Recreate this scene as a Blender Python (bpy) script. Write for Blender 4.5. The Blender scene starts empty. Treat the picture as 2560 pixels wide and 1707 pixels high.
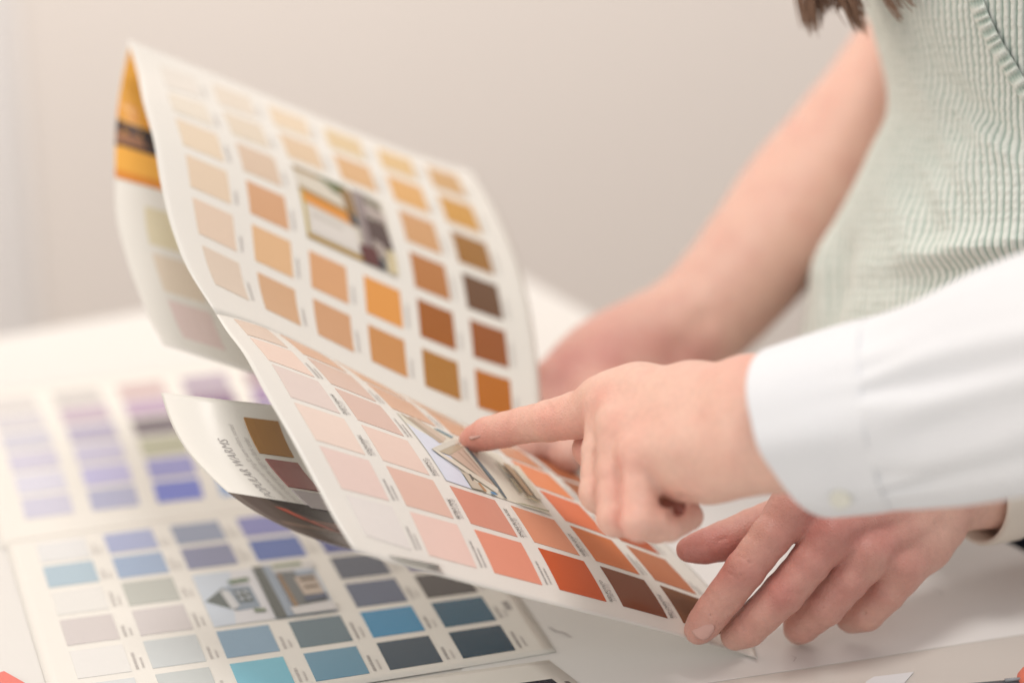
import bpy, math, random
import numpy as np
from mathutils import Vector, Matrix
random.seed(7); RNG = np.random.default_rng(7)
scene = bpy.context.scene
COL = scene.collection

# ------------------------------------------------------------------ camera, world, lights
CAM_H, PITCH, LENS = 0.565, math.radians(20.7), 85.0
FPX = LENS / 36.0 * 2560.0                      # focal length in photo pixels (2560 wide)
cam_d = bpy.data.cameras.new("camera"); cam = bpy.data.objects.new("camera", cam_d); COL.objects.link(cam)
cam.location = (0, 0, CAM_H); cam.rotation_euler = (math.pi / 2 - PITCH, 0, 0)
cam_d.lens = LENS; cam_d.sensor_width = 36; cam_d.clip_start = 0.05; cam_d.clip_end = 50
cam_d.dof.use_dof = True; cam_d.dof.focus_distance = 1.158; cam_d.dof.aperture_fstop = 2.3
scene.camera = cam
scene.view_settings.view_transform = 'Standard'; scene.view_settings.look = 'None'
scene.view_settings.exposure = 0.37; scene.view_settings.gamma = 1.0

world = bpy.data.worlds.new("World"); scene.world = world; world.use_nodes = True
bg = world.node_tree.nodes["Background"]
bg.inputs[0].default_value = (1.0, 0.945, 0.925, 1); bg.inputs[1].default_value = 0.47

def area(name, loc, target, size, power, color):
    l = bpy.data.lights.new(name, 'AREA'); l.shape = 'RECTANGLE'; l.size, l.size_y = size; l.energy = power; l.color = color
    o = bpy.data.objects.new(name, l); COL.objects.link(o); o.location = loc
    o.rotation_euler = (Vector(target) - Vector(loc)).to_track_quat('-Z', 'Y').to_euler(); return o
area("ceiling_lamp", (0.18, 1.05, 2.8), (0.1, 1.2, 0.0), (1.0, 0.7), 25, (1.0, 0.93, 0.88))
area("added_wall_fill", (-0.55, 1.25, 1.2), (-0.5, 2.35, 1.22), (1.0, 0.3), 12.5, (1.0, 0.92, 0.85))  # unseen fill light, added only to brighten the wall
area("window_lamp", (-2.0, 0.75, 1.1), (0.1, 1.15, 0.1), (1.2, 1.4), 12, (1.0, 0.86, 0.73))
area("added_front_fill", (-0.9, -1.3, 1.7), (0.1, 1.6, 0.15), (2.0, 1.4), 9, (1.0, 0.95, 0.92))  # soft frontal fill added behind the camera to lift surfaces facing it

# ------------------------------------------------------------------ measuring: photo pixel + depth -> place
UPV = np.array([0, math.sin(PITCH), math.cos(PITCH)]); FWD = np.array([0, math.cos(PITCH), -math.sin(PITCH)])
CAMP = np.array([0, 0, CAM_H])
def W(px, py, d):
    px = np.asarray(px, float); py = np.asarray(py, float); d = np.asarray(d, float)
    r = ((px - 1280) / FPX)[..., None] * np.array([1., 0, 0]) + FWD - ((py - 853.5) / FPX)[..., None] * UPV
    return CAMP + d[..., None] * r
def dplane(py, z=0.0):
    k = FWD[2] - (np.asarray(py, float) - 853.5) / FPX * UPV[2]
    return (z - CAM_H) / k
def T(px, py, z=0.0):
    return W(px, py, dplane(py, z))

# ------------------------------------------------------------------ materials
TINT = np.array([1.0, 0.94, 0.90])
def lin(c):
    c = np.asarray(c, float) / 255.0
    return np.where(c <= 0.04045, c / 12.92, ((c + 0.055) / 1.055) ** 2.4)
def alb(c, k=0.90):
    return tuple(np.clip(lin(c) / TINT * k, 0.004, 0.82))
MATS = {}
def mat(name, color, rough=0.5, spec=0.5, sss=0.0, sss_r=None, noise=0.0, nscale=60, bump=0.0, bscale=300, coat=0.0, sheen=0.0, srgb=True, k=0.90):
    if name in MATS: return MATS[name]
    m = bpy.data.materials.new(name); m.use_nodes = True; nt = m.node_tree; b = nt.nodes["Principled BSDF"]
    c = alb(color, k) if srgb else color
    b.inputs["Base Color"].default_value = (*c, 1); b.inputs["Roughness"].default_value = rough
    b.inputs["Specular IOR Level"].default_value = spec
    if coat: b.inputs["Coat Weight"].default_value = coat; b.inputs["Coat Roughness"].default_value = 0.12
    if sheen: b.inputs["Sheen Weight"].default_value = sheen
    if noise or bump:
        tc = nt.nodes.new("ShaderNodeTexCoord")
    if noise:
        n = nt.nodes.new("ShaderNodeTexNoise"); n.inputs["Scale"].default_value = nscale; n.inputs["Detail"].default_value = 6
        nt.links.new(tc.outputs["Object"], n.inputs["Vector"])
        mx = nt.nodes.new("ShaderNodeMix"); mx.data_type = 'RGBA'
        mx.inputs[6].default_value = (*[x * (1 - noise) for x in c], 1); mx.inputs[7].default_value = (*[min(.9, x * (1 + noise)) for x in c], 1)
        nt.links.new(n.outputs["Fac"], mx.inputs[0]); nt.links.new(mx.outputs[2], b.inputs["Base Color"])
    if bump:
        n2 = nt.nodes.new("ShaderNodeTexNoise"); n2.inputs["Scale"].default_value = bscale; n2.inputs["Detail"].default_value = 5
        nt.links.new(tc.outputs["Object"], n2.inputs["Vector"])
        bp = nt.nodes.new("ShaderNodeBump"); bp.inputs["Strength"].default_value = bump; bp.inputs["Distance"].default_value = 0.0006
        nt.links.new(n2.outputs["Fac"], bp.inputs["Height"]); nt.links.new(bp.outputs["Normal"], b.inputs["Normal"])
    if sss:
        b.inputs["Subsurface Weight"].default_value = sss; b.inputs["Subsurface Radius"].default_value = sss_r or (1, .4, .2)
        b.inputs["Subsurface Scale"].default_value = 0.004
    MATS[name] = m; return m
PAPER = mat("coated_paper", (236, 228, 217), rough=0.32, spec=0.4, noise=0.012, nscale=40, bump=0.04, bscale=700)
INK = mat("printed_ink", (66, 60, 60), rough=0.5)
INK_SOFT = mat("printed_ink_pale", (176, 168, 163), rough=0.5)
INK_FAINT = mat("printed_ink_faint", (206, 197, 190), rough=0.5)
def chip(rgb):
    return mat("chip_%02x%02x%02x" % tuple(rgb), rgb, rough=0.26, spec=0.3, noise=0.02, nscale=220, bump=0.03, bscale=900)

def skin_material(name, base, red):
    m = bpy.data.materials.new(name); m.use_nodes = True; nt = m.node_tree; b = nt.nodes["Principled BSDF"]
    at = nt.nodes.new("ShaderNodeAttribute"); at.attribute_name = "redness_shade"
    tc = nt.nodes.new("ShaderNodeTexCoord")
    n = nt.nodes.new("ShaderNodeTexNoise"); n.inputs["Scale"].default_value = 55; n.inputs["Detail"].default_value = 5
    nt.links.new(tc.outputs["Object"], n.inputs["Vector"])
    ad = nt.nodes.new("ShaderNodeMath"); ad.operation = 'MULTIPLY_ADD'; ad.inputs[1].default_value = 0.95; 
    sub = nt.nodes.new("ShaderNodeMath"); sub.operation = 'SUBTRACT'; sub.inputs[1].default_value = 0.42
    nt.links.new(n.outputs["Fac"], sub.inputs[0]); nt.links.new(sub.outputs[0], ad.inputs[0]); nt.links.new(at.outputs["Fac"], ad.inputs[2])
    mx = nt.nodes.new("ShaderNodeMix"); mx.data_type = 'RGBA'; mx.clamp_factor = True
    mx.inputs[6].default_value = (*base, 1); mx.inputs[7].default_value = (*red, 1)
    nt.links.new(ad.outputs[0], mx.inputs[0]); nt.links.new(mx.outputs[2], b.inputs["Base Color"])
    b.inputs["Roughness"].default_value = 0.44; b.inputs["Specular IOR Level"].default_value = 0.42
    b.inputs["Subsurface Weight"].default_value = 0.2; b.inputs["Subsurface Radius"].default_value = (1.0, 0.35, 0.2); b.inputs["Subsurface Scale"].default_value = 0.004
    n3 = nt.nodes.new("ShaderNodeTexNoise"); n3.inputs["Scale"].default_value = 330; n3.inputs["Detail"].default_value = 4; nt.links.new(tc.outputs["Object"], n3.inputs["Vector"])
    rg = nt.nodes.new("ShaderNodeMapRange"); rg.inputs[1].default_value = .3; rg.inputs[2].default_value = .7; rg.inputs[3].default_value = .95; rg.inputs[4].default_value = 1.04; nt.links.new(n3.outputs["Fac"], rg.inputs[0])
    ml = nt.nodes.new("ShaderNodeMix"); ml.data_type = 'RGBA'; ml.blend_type = 'MULTIPLY'; ml.inputs[0].default_value = 1.0
    nt.links.new(mx.outputs[2], ml.inputs[6]); nt.links.new(rg.outputs[0], ml.inputs[7]); nt.links.new(ml.outputs[2], b.inputs["Base Color"])
    v = nt.nodes.new("ShaderNodeTexVoronoi"); v.feature = 'DISTANCE_TO_EDGE'; v.inputs["Scale"].default_value = 620
    n2 = nt.nodes.new("ShaderNodeTexNoise"); n2.inputs["Scale"].default_value = 240; n2.inputs["Detail"].default_value = 7
    nt.links.new(tc.outputs["Object"], v.inputs["Vector"]); nt.links.new(tc.outputs["Object"], n2.inputs["Vector"])
    sm = nt.nodes.new("ShaderNodeMath"); sm.operation = 'MULTIPLY_ADD'; sm.inputs[1].default_value = 1.4; nt.links.new(v.outputs["Distance"], sm.inputs[0]); nt.links.new(n2.outputs["Fac"], sm.inputs[2])
    bp = nt.nodes.new("ShaderNodeBump"); bp.inputs["Strength"].default_value = 0.42; bp.inputs["Distance"].default_value = 0.0006
    nt.links.new(sm.outputs[0], bp.inputs["Height"]); nt.links.new(bp.outputs["Normal"], b.inputs["Normal"])
    return m
SKIN_PALE = skin_material("skin_pale", (0.735, 0.475, 0.38), (0.70, 0.31, 0.25))
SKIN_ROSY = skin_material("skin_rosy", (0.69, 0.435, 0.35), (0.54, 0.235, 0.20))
NAIL = mat("nail_plate", (0.61, 0.37, 0.32), rough=0.25, spec=0.5, srgb=False)

# ------------------------------------------------------------------ object helpers
def new_obj(name, verts, faces, materials, parent=None, smooth=True, fmat=None):
    me = bpy.data.meshes.new(name)
    me.from_pydata([tuple(map(float, v)) for v in verts], [], [tuple(int(i) for i in f) for f in faces])
    for m in (materials if isinstance(materials, (list, tuple)) else [materials]): me.materials.append(m)
    if fmat is not None: me.polygons.foreach_set("material_index", fmat)
    if smooth: me.polygons.foreach_set("use_smooth", [True] * len(me.polygons))
    me.update(); o = bpy.data.objects.new(name, me); COL.objects.link(o)
    if parent is not None:
        o.parent = parent
        if parent.type == 'EMPTY': o.location = -parent.location
    return o
def thing(name, label, cat, loc, group=None):
    o = bpy.data.objects.new(name, None); COL.objects.link(o); o.location = Vector([float(x) for x in loc])
    o.empty_display_size = 0.02; o['label'] = label; o['category'] = cat
    if group: o['group'] = group
    return o
def tag(o, label, cat, group=None):
    o['label'] = label; o['category'] = cat
    if group: o['group'] = group
    return o

def grid_faces(nu, nv, off=0, flip=False):
    f = []
    for j in range(nv - 1):
        for i in range(nu - 1):
            a = off + j * nu + i; q = (a, a + 1, a + nu + 1, a + nu)
            f.append(q[::-1] if flip else q)
    return f

class Sheet:
    """a curved sheet of card: S(u,v) gives the place, N(u,v) the side the print is on"""
    def __init__(s, px, py, dep): s.px, s.py, s.dep = px, py, dep
    def S(s, u, v):
        u = np.asarray(u, float); v = np.asarray(v, float)
        x, y = s.px(u, v), s.py(u, v)
        d = s.dep(u, v, x, y)
        p = W(x, y, d)
        return p
    def N(s, u, v):
        e = 1e-3
        a = s.S(u + e, v) - s.S(u - e, v); b = s.S(u, v + e) - s.S(u, v - e)
        n = np.cross(a, b); n /= np.linalg.norm(n, axis=-1, keepdims=True)
        w = CAMP - s.S(u, v); n *= np.sign((n * w).sum(-1, keepdims=True)); return n
    def at(s, u, v, off): return s.S(u, v) + s.N(u, v) * off
    def slab(s, name, U, V, m, parent, th=0.0003):
        """U, V: 2-D arrays of parameters"""
        nv, nu = U.shape
        f = s.at(U.ravel(), V.ravel(), 0.0); b = s.at(U.ravel(), V.ravel(), -th); n = len(f)
        faces = grid_faces(nu, nv) + grid_faces(nu, nv, n, True)
        ring = [i for i in range(nu)] + [j * nu + nu - 1 for j in range(1, nv)] + [(nv - 1) * nu + i for i in range(nu - 2, -1, -1)] + [j * nu for j in range(nv - 2, 0, -1)]
        for k in range(len(ring)):
            a, c = ring[k], ring[(k + 1) % len(ring)]; faces.append((c, a, a + n, c + n))
        return new_obj(name, np.vstack([f, b]), faces, m, parent)
    def patch(s, name, u0, v0, u1, v1, m, parent, off=0.00028, n=5):
        U, V = np.meshgrid(np.linspace(u0, u1, n), np.linspace(v0, v1, n))
        f = s.at(U.ravel(), V.ravel(), off); b = s.at(U.ravel(), V.ravel(), 0.00002); N = n * n
        faces = grid_faces(n, n)
        ring = [i for i in range(n)] + [j * n + n - 1 for j in range(1, n)] + [(n - 1) * n + i for i in range(n - 2, -1, -1)] + [j * n for j in range(n - 2, 0, -1)]
        idx = {r: N + k for k, r in enumerate(ring)}
        for k in range(len(ring)):
            a, c = ring[k], ring[(k + 1) % len(ring)]; faces.append((c, a, idx[a], idx[c]))
        return new_obj(name, np.vstack([f, b[ring]]), faces, m, parent, smooth=False)
    def photo(s, name, polys, parent, off=0.0003):
        """flat printed picture: list of (rgb, [(u,v)...]) layered polygons"""
        V, F, M, mats = [], [], [], []
        for k, (rgb, pl) in enumerate(polys):
            m = chip(rgb)
            if m not in mats: mats.append(m)
            pl = np.array(pl, float); b = len(V)
            if len(pl) == 4:                                   # subdivide quads so that they follow the sheet
                n = 13 if np.ptp(pl, axis=0).max() > 1.2 else 5; t = np.linspace(0, 1, n); A, B = np.meshgrid(t, t)
                q = ((1 - A) * (1 - B))[..., None] * pl[0] + (A * (1 - B))[..., None] * pl[1] + (A * B)[..., None] * pl[2] + ((1 - A) * B)[..., None] * pl[3]
                q = q.reshape(-1, 2); V += list(s.at(q[:, 0], q[:, 1], off + k * 0.00005)); g = grid_faces(n, n, b)
            else:
                V += list(s.at(pl[:, 0], pl[:, 1], off + k * 0.00005)); g = [tuple(range(b, b + len(pl)))]
            F += g; M += [mats.index(m)] * len(g)
        return new_obj(name, V, F, mats, parent, smooth=False, fmat=M)
    def text(s, name, body, u0, v0, length, m, parent, off=0.00032, yscale=1.0, shear=0.0, dirv=-1.0, skew=0.0):
        """lettering that reads towards -v with its top towards -u"""
        cu = bpy.data.curves.new("t", 'FONT'); cu.body = body; cu.size = 1.0; cu.resolution_u = 2; cu.shear = shear
        o = bpy.data.objects.new("t", cu); COL.objects.link(o); dg = bpy.context.evaluated_depsgraph_get()
        me = bpy.data.meshes.new_from_object(o.evaluated_get(dg)); bpy.data.objects.remove(o); bpy.data.curves.remove(cu)
        co = np.array([v.co[:] for v in me.vertices]); fs = [tuple(p.vertices) for p in me.polygons]; bpy.data.meshes.remove(me)
        k = length / (co[:, 0].max())
        v = v0 + dirv * co[:, 0] * k; u = u0 - co[:, 1] * k * yscale + skew * co[:, 0] * k
        return new_obj(name, s.at(u, v, off), fs, m, parent, smooth=False)
    def dashes(s, name, u0, v0, length, h, m, parent, off=0.0003, seed=0):
        """a printed line too small and soft to read: broken strokes"""
        r = random.Random(seed); V, F = [], []; x = 0
        while x < length:
            w = r.uniform(0.012, 0.034); e = min(length, x + w)
            for (a, b) in ((u0, v0 - x), (u0 - h, v0 - x), (u0 - h, v0 - e), (u0, v0 - e)): V.append(s.at(np.float64(a), np.float64(b), off))
            n = len(V); F.append((n - 4, n - 3, n - 2, n - 1)); x = e + r.uniform(0.008, 0.02)
        return new_obj(name, V, F, m, parent, smooth=False)

def polyfit2(corr, terms):
    """corr rows: u, v, x, y"""
    c = np.array(corr, float); A = np.stack([c[:, 0] ** i * c[:, 1] ** j for i, j in terms], 1)
    cx = np.linalg.lstsq(A, c[:, 2], rcond=None)[0]; cy = np.linalg.lstsq(A, c[:, 3], rcond=None)[0]
    ev = lambda k: (lambda u, v: sum(k[n] * u ** i * v ** j for n, (i, j) in enumerate(terms)))
    return ev(cx), ev(cy)
def corners(c, r, fu, fv, TL=None, TR=None, BL=None, BR=None):
    return [(c + a * fu, r + b * fv, *p) for p, (a, b) in ((TL, (0, 0)), (TR, (1, 0)), (BL, (0, 1)), (BR, (1, 1))) if p]
def edge_fix(px, py, u0, vs, xs, ys, w=.95):
    """lays the left edge u=u0 of a fitted sheet on a measured curve"""
    fx_, fy_ = spline1(vs, xs), spline1(vs, ys)
    return (lambda u, v: px(u, v) + (fx_(v) - px(u0 + 0 * v, v)) * np.exp(-((u - u0) / w) ** 2), lambda u, v: py(u, v) + (fy_(v) - py(u0 + 0 * v, v)) * np.exp(-((u - u0) / w) ** 2))
def spline1(xs, ys):
    """smooth curve through points (Catmull-Rom / Hermite), extended linearly"""
    xs = np.array(xs, float); ys = np.array(ys, float); m = np.gradient(ys, xs)
    def f(t):
        t = np.asarray(t, float); i = np.clip(np.searchsorted(xs, t) - 1, 0, len(xs) - 2); h = xs[i + 1] - xs[i]; s = (t - xs[i]) / h
        sc = np.clip(s, 0, 1)
        r = (2 * sc**3 - 3 * sc**2 + 1) * ys[i] + (sc**3 - 2 * sc**2 + sc) * h * m[i] + (-2 * sc**3 + 3 * sc**2) * ys[i + 1] + (sc**3 - sc**2) * h * m[i + 1]
        return r + np.where(s < 0, s * h * m[0], 0) + np.where(s > 1, (s - 1) * h * m[-1], 0)
    return f

# ------------------------------------------------------------------ setting: wall, floor, table
def quad_obj(name, pts, m, parent=None): return new_obj(name, pts, [tuple(range(len(pts)))], m, parent, smooth=False)
WALL = mat("wall_paint", (0.80, 0.76, 0.72), srgb=False, rough=0.75, spec=0.2, noise=0.02, nscale=3, bump=0.05, bscale=120)
WALLY = 2.35
wall = new_obj("wall", [(-3, WALLY, -.75), (3, WALLY, -.75), (3, WALLY, 2.2), (-3, WALLY, 2.2), (-3, WALLY + .12, -.75), (3, WALLY + .12, -.75), (3, WALLY + .12, 2.2), (-3, WALLY + .12, 2.2)],
               [(0, 1, 2, 3), (5, 4, 7, 6), (3, 2, 6, 7), (1, 0, 4, 5), (0, 3, 7, 4), (2, 1, 5, 6)], WALL, smooth=False); wall['kind'] = 'structure'
floor = quad_obj("floor", [(-3, -1.5, -.75), (3, -1.5, -.75), (3, 3, -.75), (-3, 3, -.75)], mat("floor_boards", (150, 130, 112), rough=0.5, noise=0.15, nscale=5)); floor['kind'] = 'structure'

def prism(name, poly, z0, z1, m, parent=None, bevel=0.0):
    n = len(poly); V = [(p[0], p[1], z1) for p in poly] + [(p[0], p[1], z0) for p in poly]
    F = [tuple(range(n)), tuple(range(2 * n - 1, n - 1, -1))] + [(i, i + n, (i + 1) % n + n, (i + 1) % n) for i in range(n)]
    o = new_obj(name, V, F, m, parent, smooth=False)
    if bevel:
        b = o.modifiers.new("b", 'BEVEL'); b.width = bevel; b.segments = 2; b.limit_method = 'ANGLE'
    return o
# table: edge along the woman and left rear edge, as measured
e1a, e1b = T(1310, 690), T(2480, 1340); e2a, e2b = T(0, 838), T(430, 762)
d1 = e1b - e1a; d2 = e2b - e2a
A_ = np.array([[d1[0], -d2[0]], [d1[1], -d2[1]]]); t_ = np.linalg.solve(A_, (e2a - e1a)[:2]); corner = e1a + d1 * t_[0]
n1 = d1 / np.linalg.norm(d1); n2 = -d2 / np.linalg.norm(d2)
tp = [corner, corner + n1 * 1.75, corner + n1 * 1.75 + n2 * 1.3, corner + n2 * 1.3]
table = thing("table", "white table top with thin edge under the colour leaflets", "table", (0, 1.0, -.75))
TABLE = mat("table_laminate", (228, 221, 213), rough=0.38, spec=0.4, noise=0.02, nscale=9, bump=0.03, bscale=200)
prism("table_top", tp, -.03, -.0004, TABLE, table, bevel=0.002)
LEGM = mat("table_metal", (200, 196, 190), rough=0.35)
for (a, b) in ((.08, .08), (1.67, .08), (1.67, 1.22), (.08, 1.22)):
    c = corner + n1 * a + n2 * b
    prism("table_leg", [(c[0] + x, c[1] + y) for x, y in ((-.025, -.025), (.025, -.025), (.025, .025), (-.025, .025))], -.75, -.03, LEGM, table)

# pale vertical door jamb at the far left of the wall
jx0 = (0 - 1280) / FPX * 2.42; 
jamb = thing("door_frame", "pale blurred door frame upright against the beige wall at far left", "door frame", (-.55, WALLY, -.75))
JM = mat("jamb_paint", (0.84, 0.83, 0.82), srgb=False, rough=0.4)
prism("jamb", [(-.60, WALLY - .006), (-.490, WALLY - .006), (-.490, WALLY), (-.60, WALLY)], -.75, 1.4, JM, jamb)
prism("jamb_stop", [(-.60, WALLY - .014), (-.512, WALLY - .014), (-.512, WALLY - .006), (-.60, WALLY - .006)], -.75, 1.4, JM, jamb)

# ------------------------------------------------------------------ drawing sheets on the table
def flat_sheet(name, pxpts, z, m, label, cat, parts=None):
    P = [T(x, y, z) for x, y in pxpts]
    o = prism(name, P, z - 0.0002, z, m); tag(o, label, cat); return o
SHEET = mat("drawing_paper", (232, 226, 220), rough=0.45, noise=0.02, nscale=14, bump=0.05, bscale=160)
ds = flat_sheet("drawing_sheet", [(1180, 1180), (2290, 1236), (2650, 1425), (2620, 1575), (1925, 1682), (1700, 1716), (1150, 1760)], 0.00005, SHEET,
                "large white drawing sheet with faint pencil marks under the resting hand", "paper")
PENCIL = mat("pencil_line", (172, 162, 158), rough=0.6)
def stroke(pts, w, z, m, parent, name="pencil_mark"):
    pts = np.array([T(x, y, z) for x, y in pts]); V, F = [], []
    for i in range(len(pts)):
        d = pts[min(i + 1, len(pts) - 1)] - pts[max(i - 1, 0)]; n = np.array([-d[1], d[0], 0]); n /= np.linalg.norm(n) + 1e-9
        ww = w * (0.5 + 0.5 * math.sin(math.pi * (i + .3) / (len(pts) - .4)))
        V += [pts[i] + n * ww, pts[i] - n * ww]
    for i in range(len(pts) - 1): F.append((2 * i, 2 * i + 2, 2 * i + 3, 2 * i + 1))
    return new_obj(name, V, F, m, parent, smooth=False)
for pts, w in (([(1372, 1566), (1390, 1577), (1408, 1580), (1428, 1592)], .0005), ([(1978, 1638), (1990, 1642), (1984, 1652)], .00018), ([(2328, 1470), (2352, 1478), (2356, 1486)], .0002)):
    stroke(pts, w, 0.0005, PENCIL, ds)
tr = flat_sheet("tracing_paper", [(1760, 1704), (1925, 1681), (2640, 1570), (2800, 1760), (2400, 1850), (1700, 1800)], -0.00022,
                mat("tracing_paper", (212, 202, 192), rough=0.3, noise=0.05, nscale=18), "greyish translucent tracing paper below the drawing sheet at bottom right", "paper")
flat_sheet("paper_scrap", [(2165, 1702), (2185, 1690), (2285, 1678), (2262, 1704), (2240, 1740), (2150, 1745)], 0.0004, mat("scrap_paper", (226, 222, 220), rough=0.4),
           "small white paper scrap on the tracing paper", "paper")
rc = flat_sheet("red_card", [(-70, 1702), (10, 1676), (58, 1703), (110, 1740), (-40, 1790)], 0.0012, mat("red_card", (232, 112, 98), rough=0.35), "coral red card corner on the white table at bottom left", "card")
# small desk things at the lower right corner
def lathe(name, prof, c, m, parent=None, n=28, axis=None):
    V, F = [], []
    for (r, z) in prof:
        for k in range(n):
            a = 2 * math.pi * k / n; V.append((c[0] + r * math.cos(a), c[1] + r * math.sin(a), c[2] + z))
    for j in range(len(prof) - 1):
        for k in range(n): F.append((j * n + k, j * n + (k + 1) % n, (j + 1) * n + (k + 1) % n, (j + 1) * n + k))
    F.append(tuple(range(n - 1, -1, -1))); F.append(tuple((len(prof) - 1) * n + k for k in range(n)))
    return new_obj(name, V, F, m, parent)
ec = T(2606, 1732)
er = thing("eraser", "coral round eraser at the bottom right edge of the table", "eraser", ec)
lathe("eraser_body", [(.009, 0), (.0115, .001), (.0125, .004), (.0125, .008), (.011, .0105), (.007, .0118), (.002, .012)], ec, mat("coral_rubber", (226, 120, 96), rough=.5), er)
pn = thing("pen", "dark grey pen lying at the bottom right edge", "pen", T(2450, 1722))
def tube(pts, rad, n=12):
    pts = np.array(pts, float); V, F = [], []
    t = np.gradient(pts, axis=0); t /= np.linalg.norm(t, axis=1, keepdims=True)
    ref = np.array([0, 0, 1.0]) if abs(t[0][2]) < .9 else np.array([1.0, 0, 0])
    for i in range(len(pts)):
        a = np.cross(t[i], ref); a /= np.linalg.norm(a); b = np.cross(a, t[i])
        for k in range(n):
            w = 2 * math.pi * k / n; V.append(pts[i] + rad[i] * (math.cos(w) * a + math.sin(w) * b))
    for i in range(len(pts) - 1):
        for k in range(n): F.append((i * n + k, i * n + (k + 1) % n, (i + 1) * n + (k + 1) % n, (i + 1) * n + k))
    F.append(tuple(range(n - 1, -1, -1))); F.append(tuple((len(pts) - 1) * n + k for k in range(n)))
    return V, F
p0, p1 = T(2395, 1730, .004), T(2560, 1716, .004)
V, F = tube([p0, p0 * .97 + p1 * .03, p0 * .85 + p1 * .15, p1], [.0008, .002, .004, .004]); new_obj("pen_barrel", V, F, mat("pen_grey", (96, 96, 100), rough=.35), pn)
V, F = tube([p0 * .3 + p1 * .7 + np.array([0, 0, .0045]), p1 + np.array([0, 0, .0045])], [.0009, .0009], 8); new_obj("pen_clip", V, F, mat("pen_clip", (150, 150, 152), rough=.25), pn)

def sat(c, k=1.4):
    c = np.array(c, float); l = c @ [.3, .59, .11]; return tuple(int(x) for x in np.clip(l + (c - l) * k - 4, 6, 244))
# ------------------------------------------------------------------ BLUE LEAFLET flat on the table
blue = thing("blue_leaflet", "open leaflet of blue and violet paint colour chips lying flat on the table", "colour leaflet", T(650, 1500))
FU, FV = .72, .82
cor = []
for args in [(0,1,(105,1419),(226,1404),(121,1466),(244,1451)),(0,3,(148,1552),(278,1536),(167,1615),(301,1599)),(0,4,(177,1627),(309,1612),(192,1693),(330,1675)),
 (1,0,(262,1338),(374,1325),(276,1378),(387,1362)),(1,1,(284,1397),(400,1384),(301,1441),(417,1427)),(1,2,(308,1458),(427,1444),(326,1514),(448,1499)),
 (1,3,(332,1527),(461,1512),(353,1591),(483,1575)),(1,4,(357,1602),(489,1586),(380,1670),(515,1652)),(2,0,(429,1319),(543,1307),(448,1353),(556,1341)),
 (2,1,(456,1376),(571,1362),(475,1420),(591,1404)),(2,4,(539,1582),(672,1565),(566,1644),(701,1626)),(3,1,(631,1355),(739,1341),(649,1398),(765,1381)),
 (3,4,(723,1556),(849,1540),(752,1619),(881,1599)),(4,3,(866,1461),(989,1446),(894,1519),(1018,1502)),(4,4,(901,1530),(1027,1514),(934,1594),(1063,1575)),
 (4,5,(940,1607),(1072,1589),(975,1671),(1110,1651)),(5,4,(1078,1507),(1203,1491),(1112,1568),(1241,1551)),(5,5,(1119,1580),(1249,1562),(1157,1644),(1290,1626))]:
    cor += corners(args[0], args[1], FU, FV, *args[2:])
T6 = [(0,0),(1,0),(0,1),(1,1),(2,0),(0,2),(2,1),(1,2)]
bx, by = polyfit2(cor, T6)
zsheet = lambda z: (lambda u, v, x, y: dplane(y, z))
BL = Sheet(bx, by, zsheet(0.0006))
def rect_grid(u0, u1, v0, v1, nu=40, nv=40): return np.meshgrid(np.linspace(u0, u1, nu), np.linspace(v0, v1, nv))
VB0, VB1 = -.36, 6.06
bp = BL.slab("panel", *rect_grid(-.42, 6.22, VB0, VB1), PAPER, blue); bp['label'] = "middle panel with blue and teal chips"
BLUES = {(0,0):(230,227,224),(0,1):(180,193,200),(0,2):(232,228,222),(0,3):(212,204,201),(0,4):(233,229,224),(0,5):(222,222,220),
 (1,0):(174,178,200),(1,1):(166,178,196),(1,2):(194,193,186),(1,3):(212,205,202),(1,4):(209,210,209),(1,5):(204,205,202),
 (2,0):(155,160,174),(2,1):(142,143,162),(2,4):(146,166,180),(2,5):(140,188,200),(3,0):(140,140,178),(3,1):(100,115,158),(3,4):(110,124,130),(3,5):(120,152,168),
 (4,0):(86,84,150),(4,1):(80,86,130),(4,2):(88,92,102),(4,3):(98,104,120),(4,4):(74,136,166),(4,5):(62,76,86),(5,2):(90,84,120),(5,3):(72,68,66),(5,4):(38,84,102),(5,5):(26,62,76)}
k = 0
for (c, r), rgb in BLUES.items():
    BL.patch("swatch", c, r, c + FU, r + FV, chip(sat(rgb)), bp)
    L = .34 + .3 * random.random(); k += 1
    if (c, r) not in ((4,0),(5,2),(4,1)):
        BL.dashes("colour_name", c + FU + .105, r + FV * .95, L, .04, INK_SOFT if c > 2 and r > 2 else INK_FAINT, bp, seed=k); BL.dashes("colour_code", c + FU + .185, r + FV * .92, L * .62, .03, INK_FAINT, bp, seed=k + 99)
# page mark
BL.dashes("page_mark", 6.02, 4.55, .3, .09, INK_SOFT, bp, seed=5)
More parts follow.
